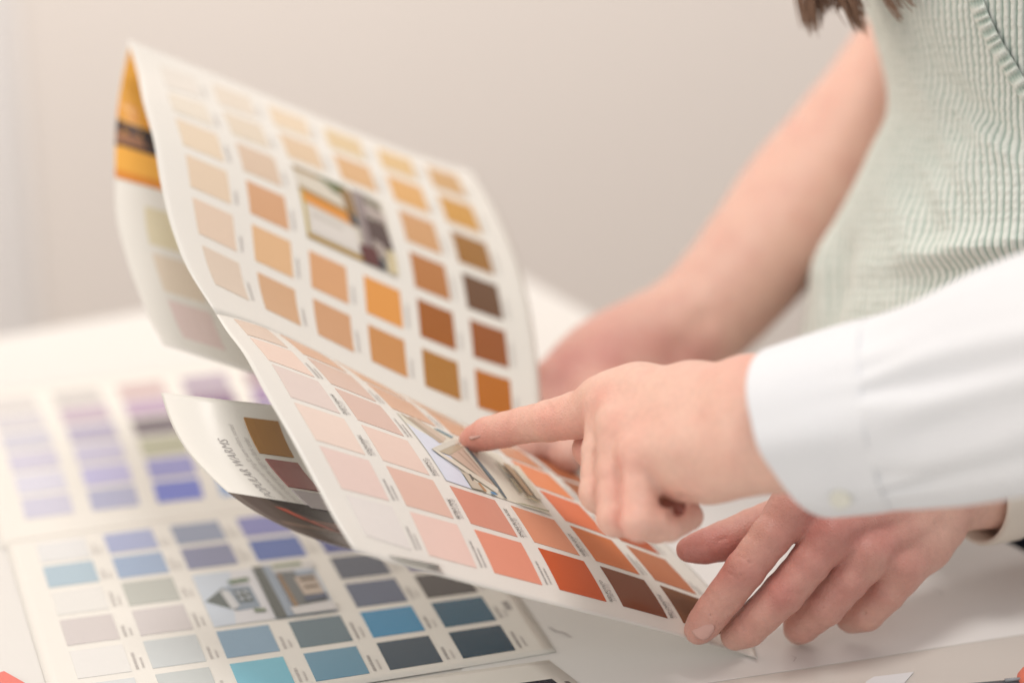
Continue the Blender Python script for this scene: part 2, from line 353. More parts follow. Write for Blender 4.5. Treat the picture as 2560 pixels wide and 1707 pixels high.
# the two-house picture in the middle of the panel
ph = [((206,212,220), [(2.0,2.05),(3.72,2.05),(3.72,3.86),(2.0,3.86)]),
 ((222,218,218), [(2.55,2.05),(2.86,2.05),(2.86,3.86),(2.3,3.86)]),
 ((96,104,100), [(2.03,3.02),(2.34,2.62),(2.40,3.45)]),
 ((140,152,164), [(2.36,2.62),(2.72,2.66),(2.74,3.42),(2.40,3.46)]),
 ((208,206,204), [(2.28,2.72),(2.40,2.75),(2.46,3.3),(2.34,3.4)]),
 ((60,70,56), [(2.46,2.78),(2.66,2.78),(2.68,3.2),(2.48,3.2)]),
 ((176,182,188), [(2.48,2.82),(2.55,2.82),(2.56,2.95),(2.49,2.95)]),((176,182,188), [(2.58,2.82),(2.64,2.82),(2.65,2.95),(2.59,2.95)]),
 ((176,182,188), [(2.49,3.02),(2.56,3.02),(2.57,3.15),(2.5,3.15)]),((176,182,188), [(2.59,3.02),(2.65,3.02),(2.66,3.15),(2.6,3.15)]),
 ((110,128,98), [(2.44,2.42),(2.74,2.38),(2.74,2.52),(2.46,2.56)]),((118,130,100), [(2.62,3.46),(2.78,3.5),(2.78,3.6),(2.62,3.58)]),
 ((86,90,84), [(2.86,2.05),(3.0,2.05),(3.02,3.86),(2.86,3.86)]),((150,160,172), [(3.0,2.05),(3.12,2.05),(3.14,3.86),(3.02,3.86)]),
 ((214,208,202), [(3.12,2.05),(3.72,2.05),(3.72,2.36),(3.12,2.36)]),((120,132,98), [(3.14,2.08),(3.56,2.06),(3.56,2.2),(3.14,2.2)]),
 ((104,106,104), [(3.14,2.42),(3.66,2.42),(3.66,3.5),(3.16,3.6)]),((140,110,78), [(3.14,2.42),(3.2,2.42),(3.24,3.58),(3.16,3.6)]),
 ((166,176,190), [(3.4,2.36),(3.66,2.36),(3.66,2.54),(3.42,2.54)]),((196,176,158), [(3.36,2.62),(3.66,2.62),(3.66,3.26),(3.38,3.26)]),
 ((96,78,62), [(3.42,2.68),(3.64,2.68),(3.64,2.8),(3.42,2.8)]),((110,92,74), [(3.43,2.95),(3.63,2.95),(3.63,3.05),(3.43,3.05)]),((80,88,108), [(3.36,3.3),(3.68,3.26),(3.68,3.44),(3.36,3.48)]),
 ((214,208,204), [(3.1,3.62),(3.72,3.54),(3.72,3.86),(3.12,3.86)])]
BL.photo("printed_photo", ph, bp)
# upper violet panel of the same leaflet
cor = []
rows = [0,-1,-2,-3,-4,-5]; tl = [(226,1229),(205,1170),(189,1117),(170,1067),(152,1024),(133,983)]
for r, p in zip(rows, tl): cor.append((1, r, *p)); cor.append((1 + FU, r, p[0] + 105 - 1.5*(-r), p[1] - 11)); cor.append((2, r, p[0] + 160, p[1] - 18)); cor.append((0, r, p[0] - 172, p[1] + 20)); cor.append((3, r, p[0] + 322, p[1] - 36)); cor.append((4, r, p[0] + 470, p[1] - 52))
cor += corners(1, 0, FU, FV, None, None, (239,1278), (343,1260)) + corners(0, 0, FU, FV, None, (163,1237), (64,1295), (176,1281)) + corners(2, 0, FU, FV, (390,1211), (490,1201), (406,1256), (508,1243)) + corners(2, -1, FU, FV, None, (463,1144), (380,1183), (474,1172))
vx, vy = polyfit2(cor, T6)
VP = Sheet(vx, vy, zsheet(0.0003))
vp = VP.slab("panel", *rect_grid(-.45, 6.0, -5.6, 1.8), PAPER, blue); vp['label'] = "upper panel with lilac and violet chips"
VI = {0: [(208,204,214),(182,182,200),(118,126,184),(150,170,200)], -1: [(218,214,222),(194,190,214),(158,156,194),(140,140,190)], -2: [(208,203,213),(203,198,212),(190,188,168),(150,140,170)],
      -3: [(208,204,210),(184,178,192),(120,112,116),(104,80,150)], -4: [(212,207,208),(194,180,188),(186,166,182),(128,104,128)], -5: [(216,210,206),(206,200,196),(202,182,180),(170,156,168)]}
for r, cs in VI.items():
    for c, rgb in enumerate(cs): VP.patch("swatch", c, r, c + FU, r + FV, chip(sat(rgb)), vp)
    VP.patch("swatch", 4, r, 4 + FU, r + FV, chip([(130,130,190),(120,110,180),(110,90,170),(90,72,170),(150,120,160),(160,130,140)][-r]), vp)
# lowest panel, turned a little at the fold
fold = [(900, 1713), (980, 1702), (1183, 1676), (1371, 1647)]
lx = lambda u, v: 1371 + (u - 6.2) * 182 + v * 62 + u * 0
ly = lambda u, v: 1648 - (u - 6.2) * 24.5 + v * 47
LP = Sheet(lx, ly, zsheet(0.0005))
lp = LP.slab("panel", *rect_grid(0, 6.2, .012, 2.2, 20, 12), PAPER, blue); lp['label'] = "lowest panel with a navy chip, cut by the frame"
for c, rgb in ((5, (44, 46, 56)), (4, (70, 82, 96)), (3, (120, 160, 190))):
    LP.patch("swatch", c + .22, .9, c + .22 + FU, 1.7, chip(rgb), lp)
LP.dashes("colour_name", 6.1, 1.6, .5, .06, INK, lp, seed=3)

# ------------------------------------------------------------------ WARM LEAFLET held over it
warm = thing("warm_leaflet", "folded leaflet of orange, tan and pink paint colour chips held up in both hands", "colour leaflet", T(1250, 1500))
OF, OV = .67, .76
cor = []
for a in [(0,2,(442,296),(542,329),(460,368),(561,404)),(0,3,(465,386),None,(479,478),(579,521)),(0,4,(482,497),(584,535),(492,595),(594,641)),(0,5,(497,611),(598,656),(517,704),(617,752)),
 (0,0,(382,159),None,None,None),(1,0,(528,213),None,None,None),(1,2,(592,357),(681,389),(607,429),(699,463)),(1,3,(615,452),None,(625,537),(718,579)),(1,4,(627,559),(722,601),(636,660),(733,703)),(1,5,(640,679),(737,722),(659,771),(756,823)),
 (2,0,(671,269),None,None,None),(2,1,(701,340),(788,371),None,None),(2,4,(768,624),(858,661),(779,721),(871,762)),(2,5,(784,748),(876,790),(800,842),(891,887)),
 (3,0,(805,321),(872,344),None,None),(3,1,(843,395),(916,422),(858,443),(939,470)),(3,4,(906,684),(995,720),(917,782),(1005,821)),(3,5,(920,808),(1010,841),(933,902),(1022,943)),
 (4,0,(941,374),(1007,396),(964,410),(1018,428)),(4,1,(977,447),(1046,473),(997,499),(1069,527)),(4,2,(1009,533),(1079,559),(1023,601),(1097,632)),(4,3,(1028,632),(1107,665),(1039,711),(1120,749)),(4,4,(1039,744),(1127,782),(1050,833),(1138,872)),(4,5,(1058,869),(1146,904),(1070,966),(1158,1004)),
 (5,0,(1071,420),(1135,446),(1092,459),(1150,482)),(5,1,(1109,502),(1176,525),(1127,550),(1194,580)),(5,2,(1135,589),(1204,619),(1153,655),(1222,686)),(5,3,(1160,693),(1232,725),(1175,770),(1248,803)),(5,4,(1176,805),(1255,836),(1189,890),(1268,928)),(5,5,(1192,925),(1271,961),(1204,1022),(1280,1060))]:
    cor += corners(a[0], a[1], OF, OV, *a[2:])
# page outline: left edge, top fold, right edge, bottom fold
UL, UR, VT, VBm = -.5, 6.25, -.42, 6.28
OLV, OLX, OLY = [VT, 0, 2, 3, 4, 5, 5.76, VBm], [319, 333, 361, 385, 403, 434, 478, 541], [100, 143, 266, 354, 461, 583, 686, 784]
cor += [(UL, v_, x_, y_) for v_, x_, y_ in zip(OLV, OLX, OLY)]
cor += [(1.55, VT, 600, 205), (3.6, VT, 903, 328), (4.6, VT, 1030, 384), (UR, .4, 1219, 484), (UR, 1.3, 1283, 573), (UR, 2.6, 1321, 690), (UR, 4.0, 1343, 838), (UR, 5.1, 1350, 966)]
cor += [(.6, VBm, 650, 808), (2.2, VBm, 860, 910), (3.6, VBm, 990, 985), (4.6, VBm, 1140, 1066), (5.4, VBm, 1262, 1098), (UR, VBm, 1356, 1124)]
T13 = [(i, j) for i in range(4) for j in range(5) if i + j <= 5]
ox, oy = polyfit2(cor, T13)
ox, oy = edge_fix(ox, oy, UL, OLV, OLX, OLY)
def odep(u, v, x, y):
    d = 1.18 + .0165 * (u + .5) + .0235 * (6.28 - v)
    return d + .010 * np.exp(-((v - 6.3) / .5) ** 2) * 0 + .004 * np.sin(u * .9)
OR = Sheet(ox, oy, odep)
op = OR.slab("panel", *rect_grid(UL, UR, VT, VBm, 60, 60), PAPER, warm); op['label'] = "upright panel with orange and tan chips"
ORC = {(0,0):(236,224,210),(0,1):(237,222,202),(0,2):(239,214,184),(0,3):(236,208,178),(0,4):(235,206,180),(0,5):(230,206,184),
 (1,0):(233,216,196),(1,1):(232,212,188),(1,2):(226,196,168),(1,3):(224,168,124),(1,4):(234,186,138),(1,5):(222,174,132),
 (2,0):(236,210,178),(2,1):(230,198,162),(2,4):(228,168,118),(2,5):(220,164,120),(3,0):(228,198,152),(3,1):(226,178,126),(3,4):(238,158,76),(3,5):(214,148,86),
 (4,0):(230,190,132),(4,1):(232,174,104),(4,2):(218,162,110),(4,3):(194,126,70),(4,4):(172,98,40),(4,5):(184,124,56),
 (5,0):(214,166,108),(5,1):(216,156,70),(5,2):(166,112,48),(5,3):(116,80,54),(5,4):(162,90,44),(5,5):(196,112,38)}
k = 0
for (c, r), rgb in ORC.items():
    OR.patch("swatch", c, r, c + OF, r + OV, chip(sat(rgb, .93)), op, n=7 if c == 0 else 5); k += 1
    OR.dashes("colour_name", c + OF + .13, r + OV * .92, .3 + .25 * random.random(), .05, INK_FAINT, op, seed=k)
ph = [((216,204,186), [(2.0,2.0),(3.67,2.0),(3.67,3.72),(2.0,3.72)]),
 ((150,116,52), [(2.0,1.98),(3.0,2.0),(3.0,2.12),(2.0,2.1)]),((96,104,62), [(2.42,2.0),(3.0,2.0),(3.0,2.32),(2.72,2.3)]),
 ((222,146,62), [(2.0,2.62),(3.0,2.74),(3.0,2.98),(2.0,2.88)]),((150,112,44), [(2.0,2.52),(2.98,2.66),(2.98,2.74),(2.0,2.62)]),
 ((204,178,100), [(2.0,2.62),(2.05,2.62),(2.05,3.66),(2.0,3.66)]),((180,140,66), [(2.0,3.62),(3.2,3.62),(3.2,3.72),(2.0,3.72)]),
 ((146,110,64), [(2.84,2.1),(3.04,2.1),(3.06,2.74),(2.88,2.74)]),((222,212,202), [(2.08,2.96),(2.96,3.06),(2.98,3.58),(2.08,3.56)]),
 ((206,196,184), [(2.14,3.08),(2.7,3.12),(2.72,3.22),(2.14,3.2)]),((70,76,80), [(2.86,2.72),(3.04,2.74),(3.06,2.98),(2.9,2.94)]),
 ((150,134,130), [(3.08,2.0),(3.3,2.0),(3.24,3.7),(3.06,3.7)]),((128,118,100), [(3.28,2.0),(3.58,2.1),(3.6,2.34),(3.3,2.2)]),
 ((186,168,160), [(3.28,2.3),(3.62,2.4),(3.62,2.6),(3.26,2.5)]),
 ((92,74,70), [(3.2,2.62),(3.6,2.62),(3.66,3.2),(3.24,3.22)]),((176,160,150), [(3.26,3.1),(3.46,3.16),(3.5,3.5),(3.34,3.4)]),
 ((102,60,58), [(2.98,3.38),(3.28,3.3),(3.42,3.72),(3.02,3.72)]),((66,70,74), [(3.3,3.5),(3.42,3.5),(3.46,3.72),(3.34,3.72)]),
 ((214,196,156), [(3.5,3.24),(3.67,3.24),(3.67,3.72),(3.5,3.72)])]
OR.photo("printed_photo", ph, op)

# lower, pink panel
PF, PV = .73, .87
cor = []
for a in [(0,0,(559,771),(652,814),(614,832),(719,871)),(0,1,(625,839),(733,879),(678,906),(791,945)),(0,2,(688,916),(799,956),(740,998),(854,1036)),(0,3,(748,1012),(864,1050),(798,1105),(916,1140)),(0,4,(806,1117),(922,1151),(854,1216),(972,1247)),(0,5,(865,1235),(982,1264),(905,1334),(1034,1367)),
 (1,0,(706,837),None,(764,893),(847,922)),(1,1,(776,902),(859,936),(832,963),(938,1001)),(1,2,(842,972),(948,1010),(897,1052),(1007,1089)),(1,3,(903,1061),(1015,1099),(955,1150),(1069,1185)),(1,4,(968,1171),(1081,1202),(1019,1265),(1136,1297)),(1,5,(1032,1283),(1148,1313),(1076,1387),(1197,1417)),
 (2,1,(923,967),(994,995),(984,1021),(1073,1056)),(2,2,(991,1028),None,None,None),(2,4,(1122,1215),(1234,1251),(1178,1312),(1293,1344)),(2,5,(1188,1326),(1302,1359),(1239,1429),(1356,1458)),
 (3,4,(1276,1266),(1386,1299),(1336,1359),(1447,1390)),(3,5,(1345,1370),(1457,1404),(1403,1470),(1515,1502)),
 (4,2,(1285,1152),(1367,1189),(1347,1219),(1433,1248)),(4,3,(1351,1222),(1444,1259),(1413,1299),(1512,1333)),(4,4,(1427,1314),(1530,1350),(1489,1401),(1595,1434)),(4,5,(1497,1415),(1605,1447),(1557,1512),(1668,1543)),
 (5,1,(1359,1148),None,None,(1450,1206)),(5,2,(1423,1212),None,None,None),(5,0,None,None,(1346,1143),None),(5,3,None,None,(1558,1351),(1648,1387)),(5,4,(1568,1367),(1665,1404),(1631,1447),(1731,1480)),(5,5,(1643,1461),(1743,1494),(1708,1554),None)]:
    cor += corners(a[0], a[1], PF, PV, *a[2:])
PL, PR, PT, PB = -.42, 6.3, -.12, 6.22
PLV, PLX, PLY = [PT, 1, 2, 3, 4, 5, 5.87, PB], [541, 568, 613, 665, 728, 795, 850, 887], [785, 828, 889, 985, 1094, 1218, 1318, 1376]
cor += [(PL, v_, x_, y_) for v_, x_, y_ in zip(PLV, PLX, PLY)] + [(.6, PB, 1017, 1419), (1.55, PB, 1183, 1463), (2.9, PB, 1400, 1516), (4.85, PB, 1713, 1596), (PR, PB, 1890, 1642), (PR, 4.1, 1762, 1444), (PR, 2.2, 1545, 1248)] * 2
cor += [(1.2, PT, 762, 860), (3.0, PT, 960, 968), (4.4, PT, 1140, 1064), (5.2, PT, 1275, 1100), (PR, PT, 1362, 1128)]
qx, qy = polyfit2(cor, T13)
qx, qy = edge_fix(qx, qy, PL, PLV, PLX, PLY)
def pdep(u, v, x, y):
    d = 1.15 + .018 * (u - 2) - .0165 * (v - 4)
    d = d + .0022 * np.sin(v * 1.3 + .4) * (v < 9)
    return np.minimum(d, dplane(y, 0.0016))
PK = Sheet(qx, qy, pdep)
pp = PK.slab("panel", *rect_grid(PL, PR, PT, PB, 70, 64), PAPER, warm); pp['label'] = "sloping panel with pink, coral and rust chips"
PKC = {(0,0):(226,200,180),(0,1):(240,210,192),(0,2):(229,208,197),(0,3):(239,214,198),(0,4):(236,208,196),(0,5):(234,224,216),
 (1,0):(226,182,152),(1,1):(222,190,172),(1,2):(222,188,172),(1,3):(236,206,190),(1,4):(230,190,172),(1,5):(240,206,192),
 (2,0):(226,182,150),(2,1):(224,178,148),(2,4):(220,152,130),(2,5):(234,154,128),(3,0):(224,176,140),(3,1):(222,168,132),(3,4):(224,150,116),(3,5):(206,92,48),
 (4,0):(214,150,110),(4,1):(214,146,106),(4,2):(240,144,92),(4,3):(232,124,84),(4,4):(216,120,68),(4,5):(132,74,50),(5,0):(190,120,80),(5,1):(180,106,70),(5,2):(166,100,64),(5,3):(186,84,40),(5,4):(192,116,78),(5,5):(130,80,50)}
NAMES = {(0,2):("DUSTY ASHLAR","S190-2 (1)"),(0,3):("COCKLESHELL","S190-1 (1)"),(1,3):("FLOWERPOT","S180-3 (2 E)"),(1,4):("RETRO PINK","S170-3 (2 E)"),(2,4):("SMOKE BUSH ROSE","S170-5 (2 E)"),(3,4):("AUBURN GLAZE","S180-5 (2 E)"),
         (3,5):("RED POTATO","S180-6 (1)"),(4,5):("RED CHIPOTLE","S190-7 (2)")}
k = 0
for (c, r), rgb in PKC.items():
    PK.patch("swatch", c, r, c + PF, r + PV, chip(rgb), pp, n=7 if c == 0 else 5); k += 1
    if (c, r) in NAMES:
        a, b = NAMES[(c, r)]; L = .045 * len(a)
        PK.text("colour_name", a, c + PF + .115, r + PV * .97, L, INK, pp, yscale=1.05); PK.text("colour_code", b, c + PF + .185, r + PV * .93, .037 * len(b), INK_SOFT, pp, yscale=1.1)
    elif r > 0 and (c, r) != (2, 2):
        L = .3 + .25 * random.random()
        PK.dashes("colour_name", c + PF + .105, r + PV * .95, L, .032, INK_SOFT, pp, seed=k); PK.dashes("colour_code", c + PF + .175, r + PV * .92, L * .7, .026, INK_SOFT, pp, seed=k + 50)
def on_sheet(sh, x, y, u=2.9, v=3.0):
    """which place on the printed sheet shows at a measured photo pixel"""
    for _ in range(25):
        e = 1e-3; f = np.array([sh.px(u, v) - x, sh.py(u, v) - y]); J = np.array([[sh.px(u + e, v) - sh.px(u - e, v), sh.px(u, v + e) - sh.px(u, v - e)], [sh.py(u + e, v) - sh.py(u - e, v), sh.py(u, v + e) - sh.py(u, v - e)]]) / (2 * e)
        st = np.linalg.solve(J, f); n_ = np.linalg.norm(st); st *= min(1, .5 / (n_ + 1e-9)); u, v = u - st[0], v - st[1]
    return (u, v)
A6 = lambda *p: [on_sheet(PK, 760 + x / 3.92, 1020 + y / 3.92) for x, y in p]
A7 = lambda *p: [on_sheet(PK, 1160 + x / 3.92, 1100 + y / 3.92) for x, y in p]
ph = [((228,219,200), [(2.0,2.0),(3.76,2.0),(3.76,3.87),(2.0,3.87)]),
 ((222,223,233), A6((1000,150),(1340,345),(1640,795),(1390,710))), ((222,223,233), A6((1240,410),(1540,640),(1640,795),(1390,710))),
 ((190,168,144), A6((930,50),(990,80),(1365,335),(1325,350))), ((210,186,164), A6((1010,88),(1090,100),(1390,300),(1360,335))), ((124,150,158), A6((1265,205),(1315,212),(1460,288),(1440,300))),
 ((214,206,190), A6((1240,408),(1480,310),(1535,345),(1325,428))), ((188,172,146), A6((1318,432),(1500,360),(1560,395),(1420,470))),
 ((208,184,164), A6((1425,472),(1550,402),(1880,790),(1800,742))), ((178,154,136), A6((1500,440),(1508,436),(1830,760),(1820,756))), ((178,154,136), A6((1545,420),(1552,415),(1850,772),(1842,768))),
 ((224,214,196), A6((1240,412),(1300,424),(1900,800),(1890,850))), ((150,142,130), A6((1240,410),(1250,412),(1560,648),(1545,642))),
 ((100,114,122), A6((1532,345),(1556,360),(1850,700),(1815,705))), ((96,108,116), A6((1815,700),(1850,700),(1985,905),(1960,892))),
 ((204,192,172), A6((1540,642),(1575,642),(1780,830),(1640,795))), ((112,112,106), A6((1600,655),(1625,665),(1655,715),(1640,730))), ((190,146,108), A6((1690,745),(1712,748),(1785,832),(1755,832))), ((98,142,180), A6((1810,830),(1855,838),(1890,872),(1830,856))),
 ((164,150,112), A7((292,212),(330,240),(568,530),(540,530))), ((192,160,122), A7((360,240),(430,258),(668,562),(620,556))), ((94,94,88), A7((390,330),(430,360),(490,402),(425,380))), ((226,216,194), A7((440,260),(520,270),(760,600),(700,590))),
 ((186,174,138), A7((560,560),(640,575),(752,632),(700,625))), ((156,154,124), A7((480,630),(560,640),(822,712),(815,722)))]
PK.photo("printed_photo", ph, pp)
# rounded bend that joins the two panels along the crease
nb = 50; us = np.linspace(0, 1, nb)
a_ = OR.S(UL + us * (UR - UL), np.full(nb, VBm)); b_ = PK.S(PL + us * (PR - PL), np.full(nb, PT))
nrm = OR.N(UL + us * (UR - UL), np.full(nb, VBm))
rowsV = [a_ * (1 - t) + b_ * t - nrm * .0012 * math.sin(math.pi * t) for t in np.linspace(0, 1, 5)]
new_obj("crease", np.vstack(rowsV), grid_faces(nb, 5), PAPER, warm)

# rear panel hanging from the top fold (golden photograph)
ys_ = [118, 208, 297, 361, 450, 540, 637, 734, 800, 862]; xs_ = [319, 300, 289, 286, 286, 290, 313, 347, 374, 410]
gx = spline1(ys_, xs_)
RPx = lambda u, v: gx(118 + v * 93) + u * 150
RPy = lambda u, v: 118 + v * 93 + u * (66 - 26 * np.clip(v, 0, 2.5) / 2.5 + 8 * np.clip((v - 2), 0, 6) / 6)
def rdep(u, v, x, y): return 1.352 - .012 * v + (.018 - .034 * np.clip(v / 2.5, 0, 1)) * u + .0075 * u * u * np.clip(v / 2.5, 0, 1) + .014 * np.sin(np.clip(v, 0, 8) / 8 * math.pi)
RP = Sheet(RPx, RPy, rdep)
rp = RP.slab("panel", *rect_grid(0, 3.4, .0, 8.0, 40, 50), PAPER, warm); rp['label'] = "rear panel with golden photograph"
RP.photo("printed_photo", [((238,172,76), [(.02,.02),(3.3,.02),(3.3,3.5),(.02,3.5)]), ((226,148,58), [(.02,1.45),(3.3,1.6),(3.3,1.95),(.02,1.9)]), ((92,70,62), [(.02,1.9),(.45,2.05),(.9,2.05),(.02,2.65)]),
 ((92,70,62), [(.02,1.95),(3.3,2.1),(3.3,2.85),(.02,2.6)]), ((158,112,84), [(.02,2.25),(.6,2.3),(.6,2.5),(.02,2.52)]), ((60,52,52), [(.4,2.0),(3.3,2.05),(3.3,2.9),(.55,2.62)]),
 ((224,140,56), [(.02,3.28),(3.3,3.3),(3.3,3.5),(.02,3.5)])], rp)
for j, rgb in enumerate([(228,213,180), (231,212,190), (232,208,200)]):
    RP.patch("swatch", .5, 4.05 + j * 1.25, 1.2, 5.05 + j * 1.25, chip(rgb), rp); RP.patch("swatch", 1.6, 4.05 + j * 1.25, 2.3, 5.05 + j * 1.25, chip((222,212,192)), rp)

# lower rear panel, "popular warms"
Ls = [(402,981),(413,1019),(433,1069),(466,1125),(513,1178),(569,1230),(632,1275),(698,1311),(778,1344),(881,1374),(990,1400)]
cum = np.concatenate([[0], np.cumsum(np.hypot(*np.diff(np.array(Ls, float), axis=0).T))]) / 100.0
fx, fy = spline1(cum, [p[0] for p in Ls]), spline1(cum, [p[1] for p in Ls])
PWx = lambda u, v: fx(v) + u * 100; PWy = lambda u, v: fy(v) + u * (11 + 6 * np.clip(v / 3.2, 0, 1.3))
def wdep(u, v, x, y): return 1.178 - .0135 * v - .013 * u + .0065 * u * u
PW = Sheet(PWx, PWy, wdep)
Uw, Vw = rect_grid(0, 1, 0, cum[-2] - .08, 40, 50); Uw = Uw * (3.9 - .42 * np.clip(Vw - 1.2, 0, 4))
pw = PW.slab("panel", Uw, Vw, PAPER, warm); pw['label'] = "small rear panel headed popular warms with dark photograph"
vph = cum[5]
PW.photo("printed_photo", [((92,78,70), [(.01,vph),(2.82,vph),(2.45,cum[-2]-.10),(.01,cum[-2]-.10)]), ((66,58,54), [(.9,vph+.01),(2.82,vph+.01),(2.82,vph+1.1),(1.4,vph+.5)]), ((120,98,84), [(.3,vph+1.2),(2.82,vph+1.2),(2.82,vph+1.5),(.3,vph+1.4)]),
 ((186,92,74), [(.9,vph+.35),(1.15,vph+.4),(1.5,vph+.95),(1.2,vph+.85)]), ((170,96,78), [(1.2,vph+.8),(1.5,vph+.8),(1.75,vph+1.3),(1.5,vph+1.25)]), ((128,88,74), [(1.5,vph+.8),(2.4,vph+.7),(2.6,vph+1.0),(1.8,vph+1.2)])], pw)
for (u0, v0, u1, v1, rgb) in ((1.95,.42,2.8,1.36,(176,130,82)), (2.0,1.52,2.8,2.40,(164,112,106)), (2.0,2.52,2.8,3.18,(190,178,176))):
    PW.patch("swatch", u0, v0, u1, v1, chip(rgb), pw, off=.0006)
PW.text("heading", "POPULAR WARMS", 1.27, 2.98, 1.9, INK_SOFT, pw, yscale=1.5, shear=.1)
PW.text("subheading", "Choose from our top selling 32 warm colors, sorted", 1.60, 3.0, 2.35, INK_FAINT, pw, yscale=1.7)
PW.text("subheading", "great for larger spaces. Light to dark order", 1.84, 3.0, 2.05, INK_FAINT, pw, yscale=1.7)

# ------------------------------------------------------------------ bodies as smooth implicit surfaces
def surface_nets(Fv, org, h):
    ins = Fv < 0; nx, ny, nz = Fv.shape
    c = lambda a, i, j, k: a[i:nx - 1 + i, j:ny - 1 + j, k:nz - 1 + k]
    cnt = sum(c(ins, i, j, k).astype(np.int8) for i in (0, 1) for j in (0, 1) for k in (0, 1))
    act = (cnt > 0) & (cnt < 8); I, J, K = np.nonzero(act); n = len(I)
    acc = np.zeros((n, 3)); w = np.zeros(n)
    cs = [(i, j, k) for i in (0, 1) for j in (0, 1) for k in (0, 1)]
    vals = {q: Fv[I + q[0], J + q[1], K + q[2]] for q in cs}
    for a in cs:
        for ax in range(3):
            if a[ax] == 0:
                b = list(a); b[ax] = 1; b = tuple(b); va, vb = vals[a], vals[b]; m = (va < 0) != (vb < 0)
                t = np.where(m, va / np.where(m, va - vb, 1), 0)
                p = np.tile(np.array(a, float), (n, 1)); p[:, ax] = t; acc[m] += p[m]; w[m] += 1
    P = (np.stack([I, J, K], 1) + acc / w[:, None]) * h + org
    idx = -np.ones(act.shape, int); idx[I, J, K] = np.arange(n); faces = []
    for ax in range(3):
        s0 = [slice(None)] * 3; s1 = [slice(None)] * 3; s0[ax] = slice(0, -1); s1[ax] = slice(1, None)
        ch = ins[tuple(s0)] != ins[tuple(s1)]; E = np.array(np.nonzero(ch)).T; o1, o2 = [q for q in range(3) if q != ax]
        E = E[(E[:, o1] > 0) & (E[:, o2] > 0) & (E[:, o1] < Fv.shape[o1] - 1) & (E[:, o2] < Fv.shape[o2] - 1)]
        def g(d1_, d2_):
            e = E.copy(); e[:, o1] += d1_; e[:, o2] += d2_; return idx[e[:, 0], e[:, 1], e[:, 2]]
        qd = np.stack([g(-1, -1), g(0, -1), g(0, 0), g(-1, 0)], 1)
        flip = ins[E[:, 0], E[:, 1], E[:, 2]]
        if ax == 1: flip = ~flip
        qd[~flip] = qd[~flip][:, ::-1]; faces.append(qd)
    Fq = np.vstack(faces); Fq = Fq[(Fq >= 0).all(1)]
    return P, Fq
def smooth_mesh(P, Fq, it=3, lam=.5):
    E = np.vstack([Fq[:, [0, 1]], Fq[:, [1, 2]], Fq[:, [2, 3]], Fq[:, [3, 0]]])
    for k in range(it):
        for l in (lam, -lam * .96):
            s = np.zeros_like(P); c = np.zeros(len(P))
            np.add.at(s, E[:, 0], P[E[:, 1]]); np.add.at(c, E[:, 0], 1); np.add.at(s, E[:, 1], P[E[:, 0]]); np.add.at(c, E[:, 1], 1)
            P = P + l * (s / np.maximum(c, 1)[:, None] - P)
    return P
def smin(a, b, k):
    h = np.clip(.5 + .5 * (b - a) / k, 0, 1); return b + (a - b) * h - k * h * (1 - h)
class Field:
    """distance field on a grid; every limb piece is only worked out near itself"""
    def __init__(s, lo, n, h):
        s.lo, s.n, s.h = lo, n, h; s.ax = [(lo[i] + h * np.arange(n[i])).astype(np.float32) for i in range(3)]
    def new(s): return np.full(tuple(s.n), .05, np.float32)
    def box(s, a, b, r):
        lo = np.clip(np.floor((np.minimum(a, b) - r - s.lo) / s.h).astype(int), 0, s.n); hi = np.clip(np.ceil((np.maximum(a, b) + r - s.lo) / s.h).astype(int) + 1, 0, s.n)
        return tuple(slice(l, q) for l, q in zip(lo, hi))
    def cone(s, sl, a, b, ra, rb):
        X, Y, Z = s.ax[0][sl[0]][:, None, None] - a[0], s.ax[1][sl[1]][None, :, None] - a[1], s.ax[2][sl[2]][None, None, :] - a[2]
        ba = (b - a).astype(np.float32); L = float((ba * ba).sum()) + 1e-12
        t = np.clip((X * ba[0] + Y * ba[1] + Z * ba[2]) / L, 0, 1)
        return np.sqrt((X - t * ba[0]) ** 2 + (Y - t * ba[1]) ** 2 + (Z - t * ba[2]) ** 2) - (ra + (rb - ra) * t)
def pts3(l): return [(W(p[0], p[1], p[2]).astype(np.float32), p[3] * .001) for p in l]
def chain(G, f, l, k=.003):
    l = pts3(l)
    for (a, ra), (b, rb) in zip(l[:-1], l[1:]):
        m = (a + b) / 2; rm = (ra + rb) / 2 * .965
        for (p, rp_, q_, rq) in ((a, ra, m, rm), (m, rm, b, rb)):
            sl = G.box(p, q_, max(rp_, rq) + max(k, .004) + 3 * G.h); f[sl] = smin(f[sl], G.cone(sl, p, q_, rp_, rq), k)
    return f
